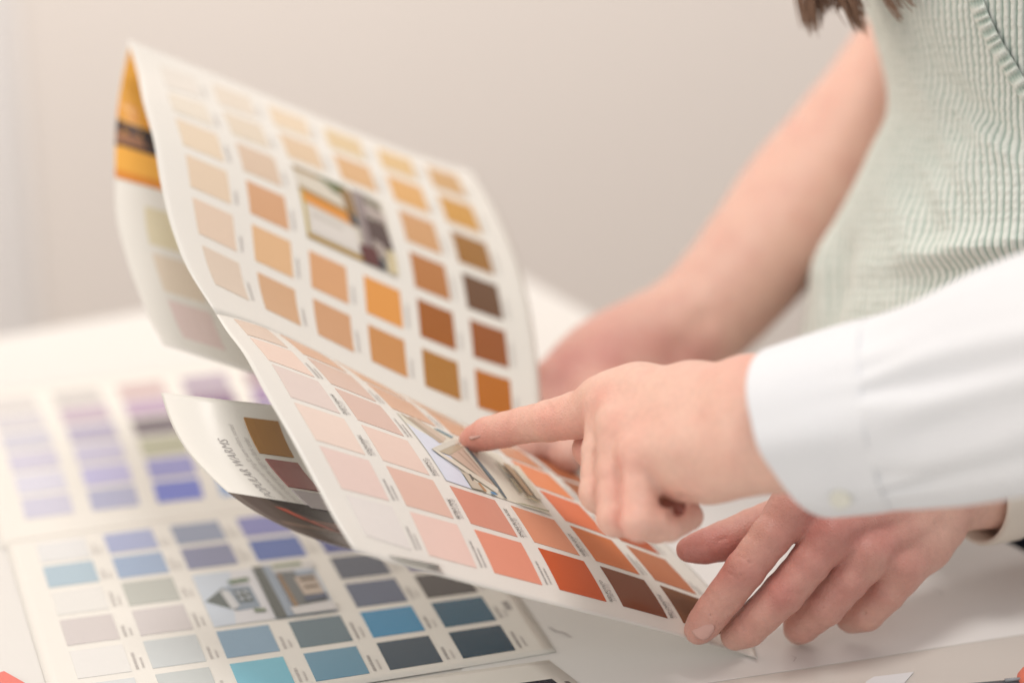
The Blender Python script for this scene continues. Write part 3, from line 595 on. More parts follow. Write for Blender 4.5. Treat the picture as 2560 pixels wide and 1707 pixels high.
def body_part(palm, fingers, grooves=(), bumps=(), holes=(), h=.0012, pad=.012, kp=.008, kf=.008):
    allp = np.array([W(p[0], p[1], p[2]) for l in palm + fingers for p in l]); rr = max(p[3] for l in palm + fingers for p in l) * .001
    lo = allp.min(0) - rr - pad; hi = allp.max(0) + rr + pad; n = np.ceil((hi - lo) / h).astype(int) + 1
    G = Field(lo, n, h); f = G.new()
    for l in palm: f = chain(G, f, l, kp)
    out = f.copy()
    for l in fingers:
        P_ = np.array([W(p[0], p[1], p[2]) for p in l]); sl = G.box(P_.min(0), P_.max(0), .03)
        c = chain(G, G.new(), l, .002)[sl]; out[sl] = np.minimum(out[sl], smin(f[sl], c, kf))
    for (a, b, w, dep) in grooves:
        a, b = W(*a), W(*b); sl = G.box(a, b, w * .0026); out[sl] += dep * .001 * np.exp(-(G.cone(sl, a, b, 0, 0) / (w * .001)) ** 2)
    for (a, r, dep) in bumps:
        a = W(*a); sl = G.box(a, a, r * .0026); out[sl] -= dep * .001 * np.exp(-(G.cone(sl, a, a, 0, 0) / (r * .001)) ** 2)
    for (a, b, ra, rb) in holes:
        a, b = W(*a), W(*b); sl = G.box(a, b, .012); out[sl] = -smin(-out[sl], G.cone(sl, a, b, ra * .001, rb * .001), .003)
    P, Fq = surface_nets(out, lo, h); return smooth_mesh(P, Fq, 3), Fq
def creases(x, y, d, dx, dy, half, offs, w, dep):
    """short skin folds across a finger; (dx,dy) runs along the finger"""
    L = math.hypot(dx, dy); dx, dy = dx / L, dy / L; r = []
    for k, o in enumerate(offs):
        cx, cy = x + dx * o, y + dy * o; h = half * (.8 + .2 * math.cos(k * 2.1)); b = 3 * math.cos(k * 1.7)
        p = [(cx - dy * h + dx * b, cy + dx * h + dy * b, d + .0028), (cx, cy, d), (cx + dy * h + dx * b, cy - dx * h + dy * b, d + .0028)]
        r += [(p[0], p[1], w, dep), (p[1], p[2], w, dep)]
    return r
def set_red_shade(o, spots):
    me = o.data; co = np.empty(len(me.vertices) * 3); me.vertices.foreach_get("co", co); co = co.reshape(-1, 3); r = np.zeros(len(co))
    for (a, rad, s) in spots: q = co - W(*a); r += s * np.exp(-(q * q).sum(1) / (rad * .001) ** 2)
    at = me.attributes.new("redness_shade", 'FLOAT', 'POINT'); at.data.foreach_set("value", np.clip(r, 0, 1))
def nail(c, along, across_r, ln, wd, normal, parent, name="fingernail"):
    """curved nail plate; c centre, along towards the tip"""
    a = np.array(along, float); a /= np.linalg.norm(a); n = np.array(normal, float); n -= a * (n @ a); n /= np.linalg.norm(n); s = np.cross(a, n)
    V = []; nu, nv = 11, 11
    for j in range(nv):
        for i in range(nu):
            x = (i / (nu - 1) * 2 - 1); y = j / (nv - 1) * 2 - 1
            w = wd * (1 - .92 * abs(y) ** 3.4) ** .42
            th = x * w / across_r; V.append(c + s * across_r * math.sin(th) + n * (across_r * (math.cos(th) - 1) - .0006 * y * y) + a * ln * y)
    V2 = [v - n * .0008 for v in V]
    F = grid_faces(nu, nv) + grid_faces(nu, nv, nu * nv, True)
    ring = list(range(nu)) + [j * nu + nu - 1 for j in range(1, nv)] + [(nv - 1) * nu + i for i in range(nu - 2, -1, -1)] + [j * nu for j in range(nv - 2, 0, -1)]
    for k in range(len(ring)): p, r = ring[k], ring[(k + 1) % len(ring)]; F.append((r, p, p + nu * nv, r + nu * nv))
    return new_obj(name, V + V2, F, NAIL, parent)

# ---- person in the white shirt: pointing left hand
man = thing("person", "person in white shirt sleeve pointing an index finger at the pink chips", "person", W(2500, 960, 1.02))
palm = [[(1502, 1002, 1.142, 12.0), (1600, 988, 1.128, 13.4), (1870, 985, 1.082, 15.5)], [(1528, 1022, 1.130, 12.2), (1870, 1025, 1.075, 17)], [(1552, 1072, 1.112, 11.8), (1870, 1075, 1.069, 17)],
        [(1594, 1138, 1.096, 11.0), (1870, 1112, 1.065, 17)], [(1700, 1172, 1.092, 14), (1780, 1166, 1.083, 14.5), (1880, 1135, 1.068, 16)], [(1640, 1085, 1.14, 14), (1830, 1060, 1.10, 16)],
        [(1870, 985, 1.080, 16.5), (2080, 960, 1.062, 18), (2300, 930, 1.045, 22)], [(1870, 1130, 1.066, 16.5), (2080, 1120, 1.05, 19), (2300, 1060, 1.035, 22)], [(1880, 1055, 1.072, 21), (2300, 990, 1.04, 27)]]
fing = [[(1504, 1018, 1.142, 12.2), (1440, 1038, 1.155, 11.2), (1372, 1052, 1.166, 9.9), (1310, 1062, 1.177, 8.7), (1262, 1074, 1.185, 8.5), (1218, 1084, 1.192, 8.1), (1184, 1097, 1.198, 6.3), (1174, 1103, 1.199, 5.0)],
        [(1525, 1022, 1.130, 11.0), (1506, 1130, 1.124, 9.6), (1498, 1232, 1.116, 9.2), (1585, 1290, 1.125, 9), (1660, 1270, 1.13, 8.5)],
        [(1550, 1068, 1.111, 10.4), (1541, 1180, 1.103, 9.0), (1541, 1292, 1.097, 9.0), (1640, 1308, 1.108, 8.8), (1705, 1272, 1.116, 8.2)],
        [(1598, 1136, 1.095, 10.2), (1598, 1225, 1.088, 8.6), (1598, 1304, 1.082, 8.8), (1672, 1312, 1.088, 7.4), (1722, 1290, 1.098, 6.8)],
        [(1700, 1110, 1.145, 12), (1590, 1138, 1.158, 10.5), (1510, 1150, 1.165, 9.5), (1474, 1122, 1.168, 8.6)]]
gro = [((1486, 975, 1.130), (1470, 1095, 1.128), 2.2, .7), ((1366, 1002, 1.160), (1380, 1030, 1.148), .9, .45), ((1354, 1004, 1.162), (1368, 1034, 1.150), .8, .4), ((1342, 1008, 1.163), (1354, 1034, 1.152), .8, .4), ((1272, 1034, 1.178), (1280, 1056, 1.172), .8, .35), ((1263, 1036, 1.18), (1271, 1060, 1.174), .8, .35), ((1345, 1090, 1.155), (1352, 1104, 1.158), .9, .5), ((1530, 985, 1.128), (1542, 1040, 1.106), 2.5, 1.0), ((1620, 1050, 1.100), (1800, 1030, 1.070), 4, -.9), ((1600, 1005, 1.112), (1800, 985, 1.072), 4, -.8), ((1640, 1110, 1.085), (1800, 1085, 1.062), 4, -.8), ((1700, 965, 1.095), (1780, 1010, 1.075), 1.8, -.5), ((1780, 1010, 1.075), (1870, 1000, 1.062), 1.8, -.5), ((1562, 1085, 1.095), (1580, 1105, 1.09), 2.5, .9),
       ((1650, 1060, 1.088), (1760, 1075, 1.068), 7, .8), ((1580, 1040, 1.108), (1700, 1030, 1.08), 5, .6), ((1552, 1110, 1.094), (1548, 1200, 1.088), 3.0, .8), ((1548, 1180, 1.09), (1547, 1345, 1.083), 2.4, 1.5), ((1492, 1130, 1.115), (1492, 1300, 1.102), 2.0, 1.2), ((1700, 1268, 1.076), (1640, 1268, 1.070), 3.2, 1.6), ((1700, 1280, 1.079), (1690, 1320, 1.074), 3.2, 1.6), ((1705, 1268, 1.08), (1748, 1262, 1.077), 3.0, 1.6)]
hol = [((1708, 1248, 1.080), (1690, 1284, 1.076), 2.0, 2.0), ((1690, 1282, 1.078), (1700, 1272, 1.096), 2.6, 2.2), ((1690, 1288, 1.080), (1735, 1272, 1.084), 2.4, 2.6)]
bum = [((1518, 1008, 1.117), 6.5, 1.5), ((1548, 1062, 1.10), 6.5, 1.4), ((1602, 1130, 1.085), 9, 2.2), ((1494, 962, 1.13), 7, 1.0), ((1640, 1100, 1.082), 5, .6), ((1690, 1080, 1.076), 5, .6), ((1740, 1070, 1.07), 5, .5), ((1590, 955, 1.122), 10, 1.2), ((1370, 1040, 1.155), 7, .4)]
P, Fq = body_part(palm, fing, gro, bum, hol, h=.00075, kf=.004)
mb = new_obj("body", P, Fq, SKIN_PALE, man)
set_red_shade(mb, [((1518, 1008, 1.118), 9, .5), ((1545, 1062, 1.10), 9, .35), ((1598, 1130, 1.085), 9, .35), ((1195, 1118, 1.194), 13, 1.1), ((1250, 1108, 1.184), 12, .5), ((1290, 1085, 1.175), 12, .3), ((1375, 1040, 1.155), 9, .35), ((1455, 1100, 1.145), 14, .4), ((1600, 1320, 1.08), 16, .25),
             ((1700, 1270, 1.10), 12, .7), ((1548, 1160, 1.088), 5, .4), ((1548, 1220, 1.086), 5, .5), ((1548, 1280, 1.083), 5, .5), ((1548, 1330, 1.08), 6, .4), ((1494, 1200, 1.105), 5, .35), ((1494, 1260, 1.10), 5, .35), ((1475, 1040, 1.13), 6, .4), ((1465, 1125, 1.165), 14, .6), ((1900, 900, 1.07), 25, .3), ((1560, 1200, 1.095), 25, .12)])
tipd = W(1180, 1098, 1.198) - W(1240, 1078, 1.188)
nail(W(1196, 1074, 1.1892), tipd, .0075, .0052, .0056, UPV * .75 - FWD * .35, man)

# ---- white sleeve with cuff
CLOTH = mat("white_cotton", (230, 227, 226), rough=0.85, spec=0.15, noise=0.03, nscale=700, bump=0.25, bscale=1500, sheen=0.15, k=.95)
sl_s = [0, .12, .3, .37, .55, .8, 1.0, 1.6, 2.2]
cx_ = spline1(sl_s, [2009, 2075, 2170, 2205, 2300, 2450, 2560, 2900, 3250]); cy_ = spline1(sl_s, [1080, 1064, 1042, 1034, 1013, 968, 940, 860, 760])
cd_ = spline1(sl_s, [1.066, 1.060, 1.052, 1.048, 1.036, 1.015, 1.0, .97, .98])
ax_ = spline1(sl_s, [-79, -62, -42, -36, -28, -22, -20, -20, -20]); ay_ = spline1(sl_s, [-212, -224, -238, -240, -258, -285, -300, -330, -340])
bxs = spline1(sl_s, [-116, -98, -60, -45, -20, 0, 0, 0, 0]); bys = spline1(sl_s, [18, 16, 12, 10, 0, 0, 0, 0, 0]); bd_ = spline1(sl_s, [.040, .041, .043, .044, .047, .052, .055, .06, .06])
def ring(s, a, wr=1.0, grow=0.0):
    s = np.asarray(s, float); ca, sa = np.cos(a), np.sin(a)
    sh = lambda c: np.sign(c) * np.abs(c) ** .93
    g = 1 + grow
    gz = lambda c0, w_: np.exp(-((a - c0) / w_) ** 2)
    q_ = np.clip((s - .33) / .25, 0, 1)
    fold_ = wr * (q_ * (.055 * gz(1.05 + .22 * s, .13) - .05 * gz(1.28 + .20 * s, .12) + .05 * gz(1.62 - .05 * s, .10) - .06 * gz(1.86 - .10 * s, .15) + .05 * gz(2.35 - .35 * s, .14) - .045 * gz(2.62 - .30 * s, .12) + .04 * gz(.45 + .1 * s, .16) + .02 * np.sin(9 * s + 2 * a))
                  + .022 * np.sin(17 * a + 2.0 * np.sin(5 * a)) * np.exp(-((s - .40) / .16) ** 2) + .012 * np.sin(2.2 * a + 11 * s + .6) + .010 * np.sin(5 * a - 6 * s + 2))
    g = g + fold_ + .055 * np.exp(-((a - 1.66) / .2) ** 2) - .02 * np.exp(-((a - 2.1) / .3) ** 2)
    x = cx_(s) + (ax_(s) * sh(ca) + bxs(s) * sh(sa)) * g; y = cy_(s) + (ay_(s) * sh(ca) + bys(s) * sh(sa)) * g
    d = cd_(s) - bd_(s) * sh(sa) * g
    return W(x, y, d)
def tube_mesh(name, s0, s1, ns, na, wr, grow, m, parent, th=.0009):
    S_ = np.linspace(s0, s1, ns); A = np.linspace(0, 2 * math.pi, na, endpoint=False); SS, AA = np.meshgrid(S_, A, indexing='ij')
    fade = np.clip((SS - s0) / .05, 0, 1) if wr > .5 else 1
    o_ = ring(SS.ravel(), AA.ravel(), wr * (fade.ravel() if wr > .5 else 1), grow); i_ = ring(SS.ravel(), AA.ravel(), wr * (fade.ravel() if wr > .5 else 1), grow - .035)
    n = ns * na; F = []
    for i in range(ns - 1):
        for k in range(na):
            a, b = i * na + k, i * na + (k + 1) % na; F.append((a, b, b + na, a + na)); F.append((n + b, n + a, n + a + na, n + b + na))
    for k in range(na):
        a, b = k, (k + 1) % na; F.append((b, a, a + n, b + n)); a += (ns - 1) * na; b += (ns - 1) * na; F.append((a, b, b + n, a + n))
    return new_obj(name, np.vstack([o_, i_]), F, m, parent)
sleeve = tube_mesh("shirt_sleeve", .33, 3.0, 170, 150, 1.0, -.004, CLOTH, man)
cuff = tube_mesh("cuff", 0, .37, 40, 150, .22, .004, CLOTH, sleeve)
bc = ring(np.float64(.20), np.float64(2.42), .22, .03)
bn = (CAMP - bc) / np.linalg.norm(CAMP - bc)
bn = bn * .7 - UPV * .5; bn /= np.linalg.norm(bn)
def disc(name, c, n, r, th, m, parent):
    a = np.cross(n, [1, .2, 0]); a /= np.linalg.norm(a); b = np.cross(n, a); V, F = [], []; N = 20
    for (rr, z) in ((r, 0), (r, th * .8), (r * .85, th), (r * .6, th * .7), (.0001, th * .7)):
        for k in range(N): t = 2 * math.pi * k / N; V.append(c + rr * (math.cos(t) * a + math.sin(t) * b) + n * z)
    for j in range(4):
        for k in range(N): F.append((j * N + k, j * N + (k + 1) % N, (j + 1) * N + (k + 1) % N, (j + 1) * N + k))
    return new_obj(name, V, F, m, parent)
disc("button", bc, bn, .0046, .0013, mat("cream_button", (232, 226, 210), rough=.35), sleeve)

# ---- woman in the green top
woman = thing("person", "person in sleeveless pale green ribbed top holding the leaflet with both hands", "person", T(2700, 1300, -.7))
palm = [[(1985, 1272, 1.166, 11.5), (2120, 1250, 1.180, 14), (2330, 1235, 1.205, 14)], [(2075, 1335, 1.165, 11.5), (2330, 1255, 1.203, 15)], [(2165, 1390, 1.172, 11.0), (2340, 1275, 1.203, 15)],
        [(2252, 1425, 1.184, 10.5), (2350, 1318, 1.202, 12.5)], [(2040, 1240, 1.185, 13), (2330, 1220, 1.212, 15)], [(2330, 1240, 1.208, 15.0), (2400, 1245, 1.213, 13.5), (2480, 1240, 1.220, 13.8), (2640, 1215, 1.235, 16)],
        [(2330, 1205, 1.218, 14), (2480, 1195, 1.230, 14), (2640, 1160, 1.245, 17)]]
fing = [[(1985, 1272, 1.166, 11.3), (1925, 1343, 1.160, 10.0), (1862, 1424, 1.158, 9.6), (1817, 1485, 1.162, 9.0), (1783, 1527, 1.165, 8.5), (1760, 1558, 1.168, 8.0), (1745, 1576, 1.170, 6.6)],
        [(2080, 1332, 1.165, 11.2), (2022, 1408, 1.162, 10.0), (1958, 1483, 1.162, 10.1), (1905, 1535, 1.165, 9.2), (1870, 1570, 1.170, 8.8), (1838, 1588, 1.175, 7.2)],
        [(2168, 1385, 1.172, 10.6), (2118, 1450, 1.170, 10.0), (2062, 1515, 1.174, 9.6), (2005, 1560, 1.185, 8.8), (1998, 1570, 1.196, 8.0)],
        [(2254, 1420, 1.184, 10.2), (2215, 1480, 1.184, 9.4), (2165, 1530, 1.190, 9.0), (2130, 1540, 1.198, 8.4)],
        [(2060, 1245, 1.188, 12), (1960, 1290, 1.190, 10.5), (1880, 1322, 1.184, 9.8), (1810, 1352, 1.180, 9.6), (1760, 1366, 1.178, 8.2), (1722, 1373, 1.177, 6.2)]]
gro = ([((2393, 1215, 1.196), (2410, 1350, 1.198), .9, .5), ((2425, 1215, 1.199), (2432, 1330, 1.200), .8, .4), ((1815, 1300, 1.168), (1838, 1318, 1.168), .9, .5), ((1832, 1290, 1.168), (1838, 1325, 1.168), .9, .5)]
       + creases(1862, 1424, 1.1488, -60, 80, 34, (-22, -9, 3, 14, 26), .8, .55) + creases(1785, 1527, 1.1568, -40, 58, 30, (-8, 2, 11), .7, .5) + creases(1958, 1483, 1.150, -64, 75, 36, (-24, -10, 2, 13, 25), .8, .55)
       + creases(1872, 1568, 1.161, -64, 50, 28, (-8, 2, 11), .7, .5) + creases(2065, 1512, 1.1645, -56, 60, 30, (-14, -3, 9), .8, .5) + creases(2165, 1528, 1.181, -46, 50, 26, (-8, 3), .8, .45)
       + creases(1980, 1272, 1.155, -60, 75, 40, (-16, -4, 8), 1.0, .35) + creases(2080, 1334, 1.154, -60, 75, 38, (-14, -3, 9), 1.0, .35) + creases(1800, 1350, 1.171, -80, 28, 26, (-14, -5, 4), .8, .45)
       + [((2125, 1352, 1.157), (2300, 1285, 1.182), 4.5, 1.3), ((2212, 1402, 1.168), (2325, 1312, 1.187), 4.5, 1.3), ((2032, 1300, 1.154), (2110, 1270, 1.163), 4, 1.0)]
       + [((2085, 1330, 1.1525), (2320, 1262, 1.187), 3.2, -1.0), ((2170, 1386, 1.161), (2330, 1288, 1.188), 3.2, -.9), ((2256, 1420, 1.173), (2345, 1322, 1.189), 3.0, -.7), ((1992, 1270, 1.1535), (2240, 1240, 1.175), 3.4, -.9),
          ((2190, 1290, 1.172), (2290, 1345, 1.184), 1.8, -.6), ((2290, 1345, 1.184), (2350, 1290, 1.190), 1.8, -.5)])
bum = [((1982, 1268, 1.152), 8, 1.7), ((2078, 1330, 1.152), 8, 1.8), ((2166, 1385, 1.160), 7.5, 1.6), ((2252, 1420, 1.172), 7, 1.3), ((1862, 1425, 1.148), 7, .8), ((1957, 1482, 1.150), 7, .8), ((2064, 1512, 1.165), 7, .6), ((2365, 1395, 1.193), 7, 1.2)]
P1, F1 = body_part(palm, fing, gro, bum, h=.00075, kf=.006)
# right arm, torso and left arm beyond the bracelet
arm = [[(1690, 850, 1.425, 21), (1560, 900, 1.41, 19), (1440, 945, 1.395, 18)], [(1720, 815, 1.43, 20.5), (1640, 845, 1.42, 18), (1500, 905, 1.40, 18)], [(1700, 900, 1.42, 20), (1560, 975, 1.40, 19), (1440, 1010, 1.38, 17)],
       [(1705, 835, 1.43, 23), (1836, 690, 1.45, 24.5), (1965, 525, 1.475, 29), (2080, 410, 1.49, 32), (2270, 190, 1.50, 35)], [(1760, 830, 1.43, 20), (1900, 650, 1.455, 25), (2040, 490, 1.48, 29), (2260, 215, 1.50, 33)],
       [(2265, 195, 1.50, 35), (2400, 40, 1.49, 40), (2520, -150, 1.45, 46), (2580, -420, 1.42, 52)],
       [(2560, -420, 1.40, 60), (2750, -300, 1.40, 90), (2850, 200, 1.42, 95), (2900, 800, 1.46, 100)], [(2950, -420, 1.40, 60), (2850, -200, 1.40, 95)],
       [(2950, -420, 1.36, 52), (3050, 200, 1.30, 42), (3020, 900, 1.28, 38), (2780, 1150, 1.255, 24), (2600, 1205, 1.238, 20), (2520, 1222, 1.232, 17.5)], [(2750, -420, 1.40, 60), (2650, -700, 1.38, 50)]]
afing = [[(1500, 1010, 1.36, 17), (1455, 1095, 1.29, 13), (1415, 1145, 1.262, 9)], [(1440, 940, 1.395, 14), (1370, 960, 1.375, 12.5), (1345, 1040, 1.36, 10)], [(1445, 1000, 1.385, 14), (1385, 1020, 1.365, 12), (1370, 1080, 1.35, 10)], [(1480, 1000, 1.375, 15), (1440, 1070, 1.33, 11.5), (1385, 1112, 1.275, 9.5), (1325, 1122, 1.262, 8)]]
P2, F2 = body_part(arm, afing, [((1690, 880, 1.40), (1760, 800, 1.40), 7, 2.2), ((1650, 910, 1.39), (1700, 870, 1.39), 8, 2.0)], [((1720, 850, 1.40), 9, 1.5)], h=.003, kp=.02, kf=.012)
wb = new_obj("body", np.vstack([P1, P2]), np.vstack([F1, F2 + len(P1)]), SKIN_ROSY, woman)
set_red_shade(wb, [((2040, 1400, 1.16), 42, .45), ((2200, 1390, 1.18), 42, .4), ((1850, 1500, 1.16), 32, .3), ((1982, 1268, 1.152), 14, .5), ((2078, 1330, 1.152), 12, .35), ((1862, 1430, 1.148), 9, .35), ((1955, 1482, 1.150), 9, .45), ((1745, 1580, 1.165), 12, .3), ((1735, 1385, 1.172), 16, .9), ((1800, 1395, 1.175), 16, .7), ((2200, 1270, 1.175), 20, .35), ((2300, 1300, 1.185), 14, -.3),  # broad spots also paint shade on the lower hand, negative one a highlight
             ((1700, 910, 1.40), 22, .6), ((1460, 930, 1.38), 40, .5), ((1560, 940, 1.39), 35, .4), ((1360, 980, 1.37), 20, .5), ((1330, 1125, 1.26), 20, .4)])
ti = W(1748, 1575, 1.168) - W(1800, 1512, 1.163)
nail(W(1752, 1567, 1.1595), ti, .0082, .0055, .0060, -FWD * .75 - np.array([1, 0, 0]) * .22 + UPV * .25, woman)
tt = W(1722, 1373, 1.177) - W(1790, 1356, 1.179)
nail(W(1728, 1350, 1.1755), tt, .0085, .0062, .0062, UPV * .9 - FWD * .35, woman)
# bracelet at her left wrist
th_ = np.linspace(0, 2 * math.pi, 60, endpoint=False); V, F = [], []
wc = W(2488, 1228, 1.2235); wa = W(2640, 1195, 1.242) - W(2480, 1222, 1.222); wa /= np.linalg.norm(wa); we = np.cross(wa, FWD); we /= np.linalg.norm(we); wd = np.cross(we, wa)
allp_ = np.vstack([P1, P2]) - wc; sel_ = allp_[(np.abs(allp_ @ wa) < .011) & (np.linalg.norm(allp_, axis=1) < .05)]
ce, cd2 = sel_ @ we, sel_ @ wd; re_, rd_ = (ce.max() - ce.min()) / 2 + .0006, (cd2.max() - cd2.min()) / 2 + .0006
wc = wc + we * (ce.max() + ce.min()) / 2 + wd * (cd2.max() + cd2.min()) / 2
prof = [(-.0105, .0), (-.0105, .0018), (-.009, .0026), (.009, .0026), (.0105, .0018), (.0105, 0)]
for (z, r) in prof:
    for t in th_: V.append(wc + wa * z + we * (re_ + r) * math.cos(t) + wd * (rd_ + r) * math.sin(t))
n = 60
for j in range(len(prof)):
    for k_ in range(n): a, b = j * n + k_, j * n + (k_ + 1) % n; c, d = ((j + 1) % len(prof)) * n + (k_ + 1) % n, ((j + 1) % len(prof)) * n + k_; F.append((a, b, c, d))
new_obj("wristband", V, F, mat("cream_band", (226, 212, 196), rough=.45), woman)

# ribbed top: lofted round the leaning torso, ribs and crinkles are real relief
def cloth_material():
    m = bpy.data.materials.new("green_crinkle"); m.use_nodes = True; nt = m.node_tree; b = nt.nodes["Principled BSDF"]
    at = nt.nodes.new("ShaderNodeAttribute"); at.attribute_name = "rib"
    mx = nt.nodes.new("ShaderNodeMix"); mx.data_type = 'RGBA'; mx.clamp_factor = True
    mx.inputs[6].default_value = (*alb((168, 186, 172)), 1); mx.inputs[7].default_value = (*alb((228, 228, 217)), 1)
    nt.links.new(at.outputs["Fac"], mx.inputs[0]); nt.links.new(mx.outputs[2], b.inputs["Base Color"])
    b.inputs["Roughness"].default_value = .9; b.inputs["Specular IOR Level"].default_value = .15; b.inputs["Sheen Weight"].default_value = .15
    tc = nt.nodes.new("ShaderNodeTexCoord"); n2 = nt.nodes.new("ShaderNodeTexNoise"); n2.inputs["Scale"].default_value = 900; n2.inputs["Detail"].default_value = 4
    nt.links.new(tc.outputs["Object"], n2.inputs["Vector"]); bp_ = nt.nodes.new("ShaderNodeBump"); bp_.inputs["Strength"].default_value = .35; bp_.inputs["Distance"].default_value = .0006
    nt.links.new(n2.outputs["Fac"], bp_.inputs["Height"]); nt.links.new(bp_.outputs["Normal"], b.inputs["Normal"]); return m
GREEN = cloth_material()
yk = [-420, -200, 0, 77, 153, 230, 290, 378, 490, 612, 796, 900, 1100]
xk = spline1(yk, [2330, 2215, 2158, 2181, 2206, 2222, 2222, 2186, 2130, 2079, 2022, 1998, 1970])
def vnoise(a, b, seed):
    r = np.random.default_rng(seed); g = r.random((64, 64)); i = np.floor(a).astype(int); j = np.floor(b).astype(int); fa, fb = a - i, b - j
    fa = fa * fa * (3 - 2 * fa); fb = fb * fb * (3 - 2 * fb); i %= 64; j %= 64; i2, j2 = (i + 1) % 64, (j + 1) % 64
    return (g[i, j] * (1 - fa) + g[i2, j] * fa) * (1 - fb) + (g[i, j2] * (1 - fa) + g[i2, j2] * fa) * fb
def torso(u, v, off=0.0):
    """u: 0 at the left outline, running round the near side; v: photo row"""
    y = v; R = 640.0
    a = u; cx = xk(y) + R; dmid = 1.375 + .00006 * (y - 300)
    x = cx - R * np.cos(a) ; d = dmid - (.205 + off) * np.sin(a) 
    return x, y, d
na, nv_ = 900, 360
a_lin = np.concatenate([np.linspace(-.5, 0, 40, endpoint=False), np.linspace(0, 1.75, na - 80, endpoint=False), np.linspace(1.75, 3.6, 40)])
vv = np.linspace(-420, 1060, nv_); AA, VV = np.meshgrid(a_lin, vv)
x, y, d = torso(AA.ravel(), VV.ravel())
# folds: cloth pulled diagonally towards the waist
X_, Y_ = x, y
ax2, vy2 = AA.ravel(), VV.ravel()
arc = ax2 * 205 * .95                                    # mm round the body
warp = 1.6 * np.sin(vy2 / 210.0 + ax2 * 1.2) + 5.0 * (vnoise(arc / 70 + 3, vy2 / 330 + 2, 5) - .5) + .9 * (vnoise(arc / 9, vy2 / 40, 6) - .5) + (vy2 - 300) * .004
xo = xk(vy2); xe = x - (xo - 2150) * np.exp(-np.clip(x - xo, 0, 2000) / 140.0)
ph_ = (np.arccos(np.clip(1 - (xe - 2150) / 640, -1, 1)) * 205 * .95 + warp) / 6.0 * 2 * math.pi
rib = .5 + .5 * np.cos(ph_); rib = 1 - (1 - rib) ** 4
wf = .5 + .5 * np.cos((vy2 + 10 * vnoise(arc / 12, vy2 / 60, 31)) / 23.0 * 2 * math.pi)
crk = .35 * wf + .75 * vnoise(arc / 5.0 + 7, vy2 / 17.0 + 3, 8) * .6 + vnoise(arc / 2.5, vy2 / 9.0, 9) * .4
def crease(x0, y0, x1, y1, w, amp):
    dx, dy = x1 - x0, y1 - y0; L2 = dx * dx + dy * dy; t = np.clip(((x - x0) * dx + (y - y0) * dy) / L2, -.0, 1.0); qx_, qy_ = x - x0 - t * dx, y - y0 - t * dy
    s_ = (qx_ * -dy + qy_ * dx) / math.sqrt(L2); return amp * (np.exp(-((s_ - w * .6) / w) ** 2) - 1.1 * np.exp(-((s_ + w * .5) / w) ** 2)) * np.exp(-((np.hypot(qx_, qy_) / (w * 3)) ** 2) * .3) * np.sin(math.pi * np.clip(t * .9 + .05, 0, 1))
fold = crease(2330, 200, 2600, 420, 30, 2.6) + crease(2290, 60, 2420, 420, 40, 3) + crease(2230, 680, 2640, 610, 38, -7) + crease(2110, 560, 2060, 860, 26, 7) + crease(2260, 420, 2330, 640, 50, 4) + crease(2300, 350, 2430, 590, 34, 2.5)
lowf = 5 * (vnoise(arc / 45 + 1, vy2 / 200 + 1, 21) - .5)
disp = (rib * .8 + crk * rib * 1.3 + fold * 1.0 + lowf) * .001
pw_ = W(x, y, d).reshape(nv_, len(a_lin), 3)
tu = np.gradient(pw_, axis=1); tv = np.gradient(pw_, axis=0); nn = np.cross(tu, tv).reshape(-1, 3); nn /= np.linalg.norm(nn, axis=1, keepdims=True)
cen = W(np.array(2662.), np.array(300.), np.array(1.375)); base = pw_.reshape(-1, 3)
ccx = W(xk(y) + 640.0, y, np.full_like(y, 1.375)); sg = np.sign(((base - ccx) * nn).sum(1)); nn *= sg[:, None]
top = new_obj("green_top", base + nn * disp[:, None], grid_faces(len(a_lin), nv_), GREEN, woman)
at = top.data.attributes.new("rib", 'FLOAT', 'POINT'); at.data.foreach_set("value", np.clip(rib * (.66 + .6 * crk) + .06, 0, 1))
# gathered trim of the neckline
def inv_a(px, y): return np.arccos(np.clip(1 - (px - xk(y)) / 640.0, -1, 1))
tp_ = [(2405, -140), (2432, -40), (2446, 20), (2466, 70), (2490, 115), (2520, 165), (2552, 215), (2600, 285), (2660, 370)]
tt_ = np.linspace(0, len(tp_) - 1, 170); kx = spline1(range(len(tp_)), [p[0] for p in tp_]); ky = spline1(range(len(tp_)), [p[1] for p in tp_])
V, wn = [], 17
for t in tt_:
    X0, Y0 = float(kx(t)), float(ky(t)); e = 1e-2; dx, dy = float(kx(t + e) - kx(t - e)), float(ky(t + e) - ky(t - e)); L = math.hypot(dx, dy); nx_, ny_ = dy / L, -dx / L
    for j in range(wn):
        w = (j / (wn - 1) * 2 - 1); px_, py_ = X0 + nx_ * w * 19, Y0 + ny_ * w * 19
        xx, yy, dd = torso(inv_a(px_, np.float64(py_)), np.float64(py_))
        puff = .0028 * (1 - w * w) ** .5 + .0018 * math.sin(t * 2 * math.pi * 2.1 + .9 * math.sin(t * 5)) * (1 - w * w) + .0006 * math.sin(j * 1.9 + t * 3)
        V.append(W(xx, yy, dd - .0035 - puff))
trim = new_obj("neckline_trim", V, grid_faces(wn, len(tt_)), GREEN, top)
at = trim.data.attributes.new("rib", 'FLOAT', 'POINT'); at.data.foreach_set("value", [min(1, .66 + .34 * math.sin(t * 2 * math.pi * 2.1 + .9 * math.sin(t * 5)) ) for t in tt_ for j in range(wn)])
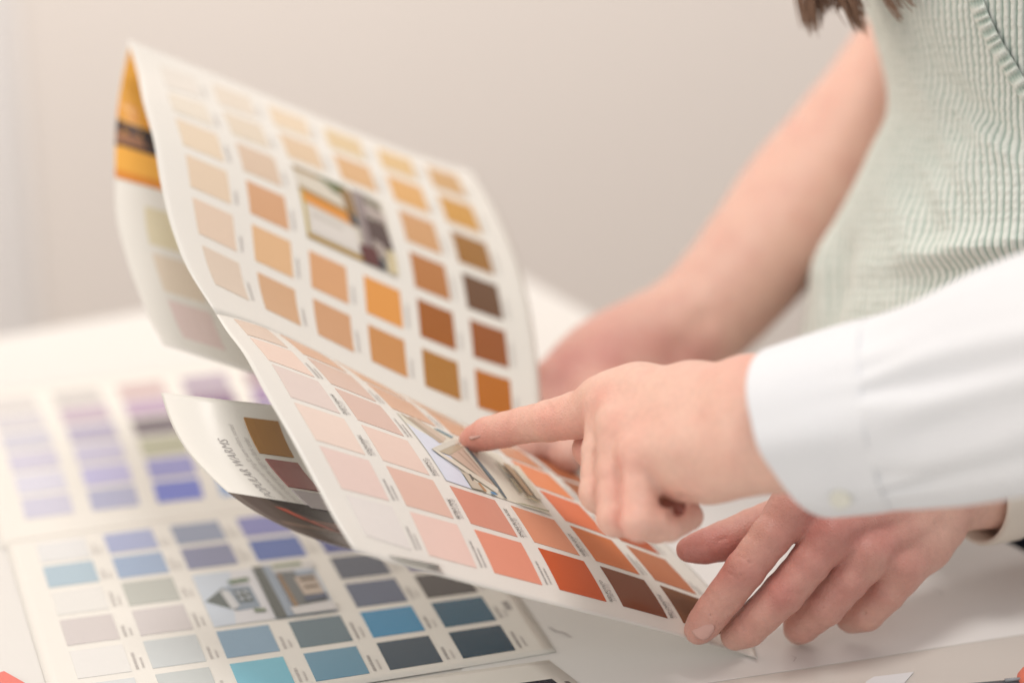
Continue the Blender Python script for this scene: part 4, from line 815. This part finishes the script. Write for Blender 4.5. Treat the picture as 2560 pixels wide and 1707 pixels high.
# hair ends hanging over the shoulder
HAIR = mat("brown_hair", (140, 106, 84), rough=.45, spec=.5, noise=.3, nscale=90)
V, F = [], []
guides = [((2045, -330), (2020, -120), (2014, -10), (2032, 78), 1.25, 110, 24), ((2075, -330), (2060, -120), (2050, -20), (2062, 26), 1.25, 130, 26), ((2110, -330), (2105, -120), (2105, 5), (2150, 80), 1.24, 90, 22), ((2150, -330), (2150, -120), (2190, -20), (2252, 46), 1.22, 26, 9), ((2180, -330), (2200, -120), (2235, -15), (2284, 28), 1.21, 16, 8), ((2130, -330), (2120, -120), (2090, -10), (2100, 20), 1.25, 90, 26)]
for (g0, g1, g2, g3, dd, cnt, spread) in guides:
    for k_ in range(cnt):
        ox_, oy_ = random.gauss(0, spread), random.gauss(0, 6); od = random.gauss(0, .012); le = random.uniform(-60, 10); pts = []
        for t in np.linspace(0, 1, 14):
            b = [(1 - t) ** 3, 3 * t * (1 - t) ** 2, 3 * t * t * (1 - t), t ** 3]; px_ = sum(bb * g[0] for bb, g in zip(b, (g0, g1, g2, g3))); py_ = sum(bb * g[1] for bb, g in zip(b, (g0, g1, g2, g3)))
            pts.append(W(px_ + ox_ * (1 - t * .5) + 3 * math.sin(t * 5 + k_), py_ + (oy_ + le) * t, dd + od * (1 - .6 * t)))
        v_, f_ = tube(pts, [.0007 * (1 - .8 * t ** 2) for t in np.linspace(0, 1, 14)], 5); b0 = len(V); V += v_; F += [tuple(i + b0 for i in f) for f in f_]
hair = new_obj("hair", V, F, HAIR, woman); hair['kind'] = 'stuff'
# dark trousers behind the table edge
DEN = mat("dark_denim", (44, 48, 62), rough=.85, noise=.35, nscale=260, bump=.2, bscale=600)
hp = thing_pts = [W(2700, 1150, 1.52), W(2690, 1500, 1.56), W(2660, 2300, 1.75)]
V, F = tube([W(2720, 1120, 1.58), W(2715, 1250, 1.57), W(2705, 1500, 1.60), W(2680, 1900, 1.68), W(2660, 2500, 1.85)], [.085, .1, .095, .085, .07], 40)
b0 = len(V); v_, f_ = tube([W(3100, 1120, 1.58), W(3095, 1250, 1.57), W(3060, 1500, 1.60), W(3020, 1900, 1.68), W(2980, 2500, 1.85)], [.085, .1, .095, .085, .07], 40)
V += v_; F += [tuple(i + b0 for i in f) for f in f_]
new_obj("trousers", V, F, DEN, woman)
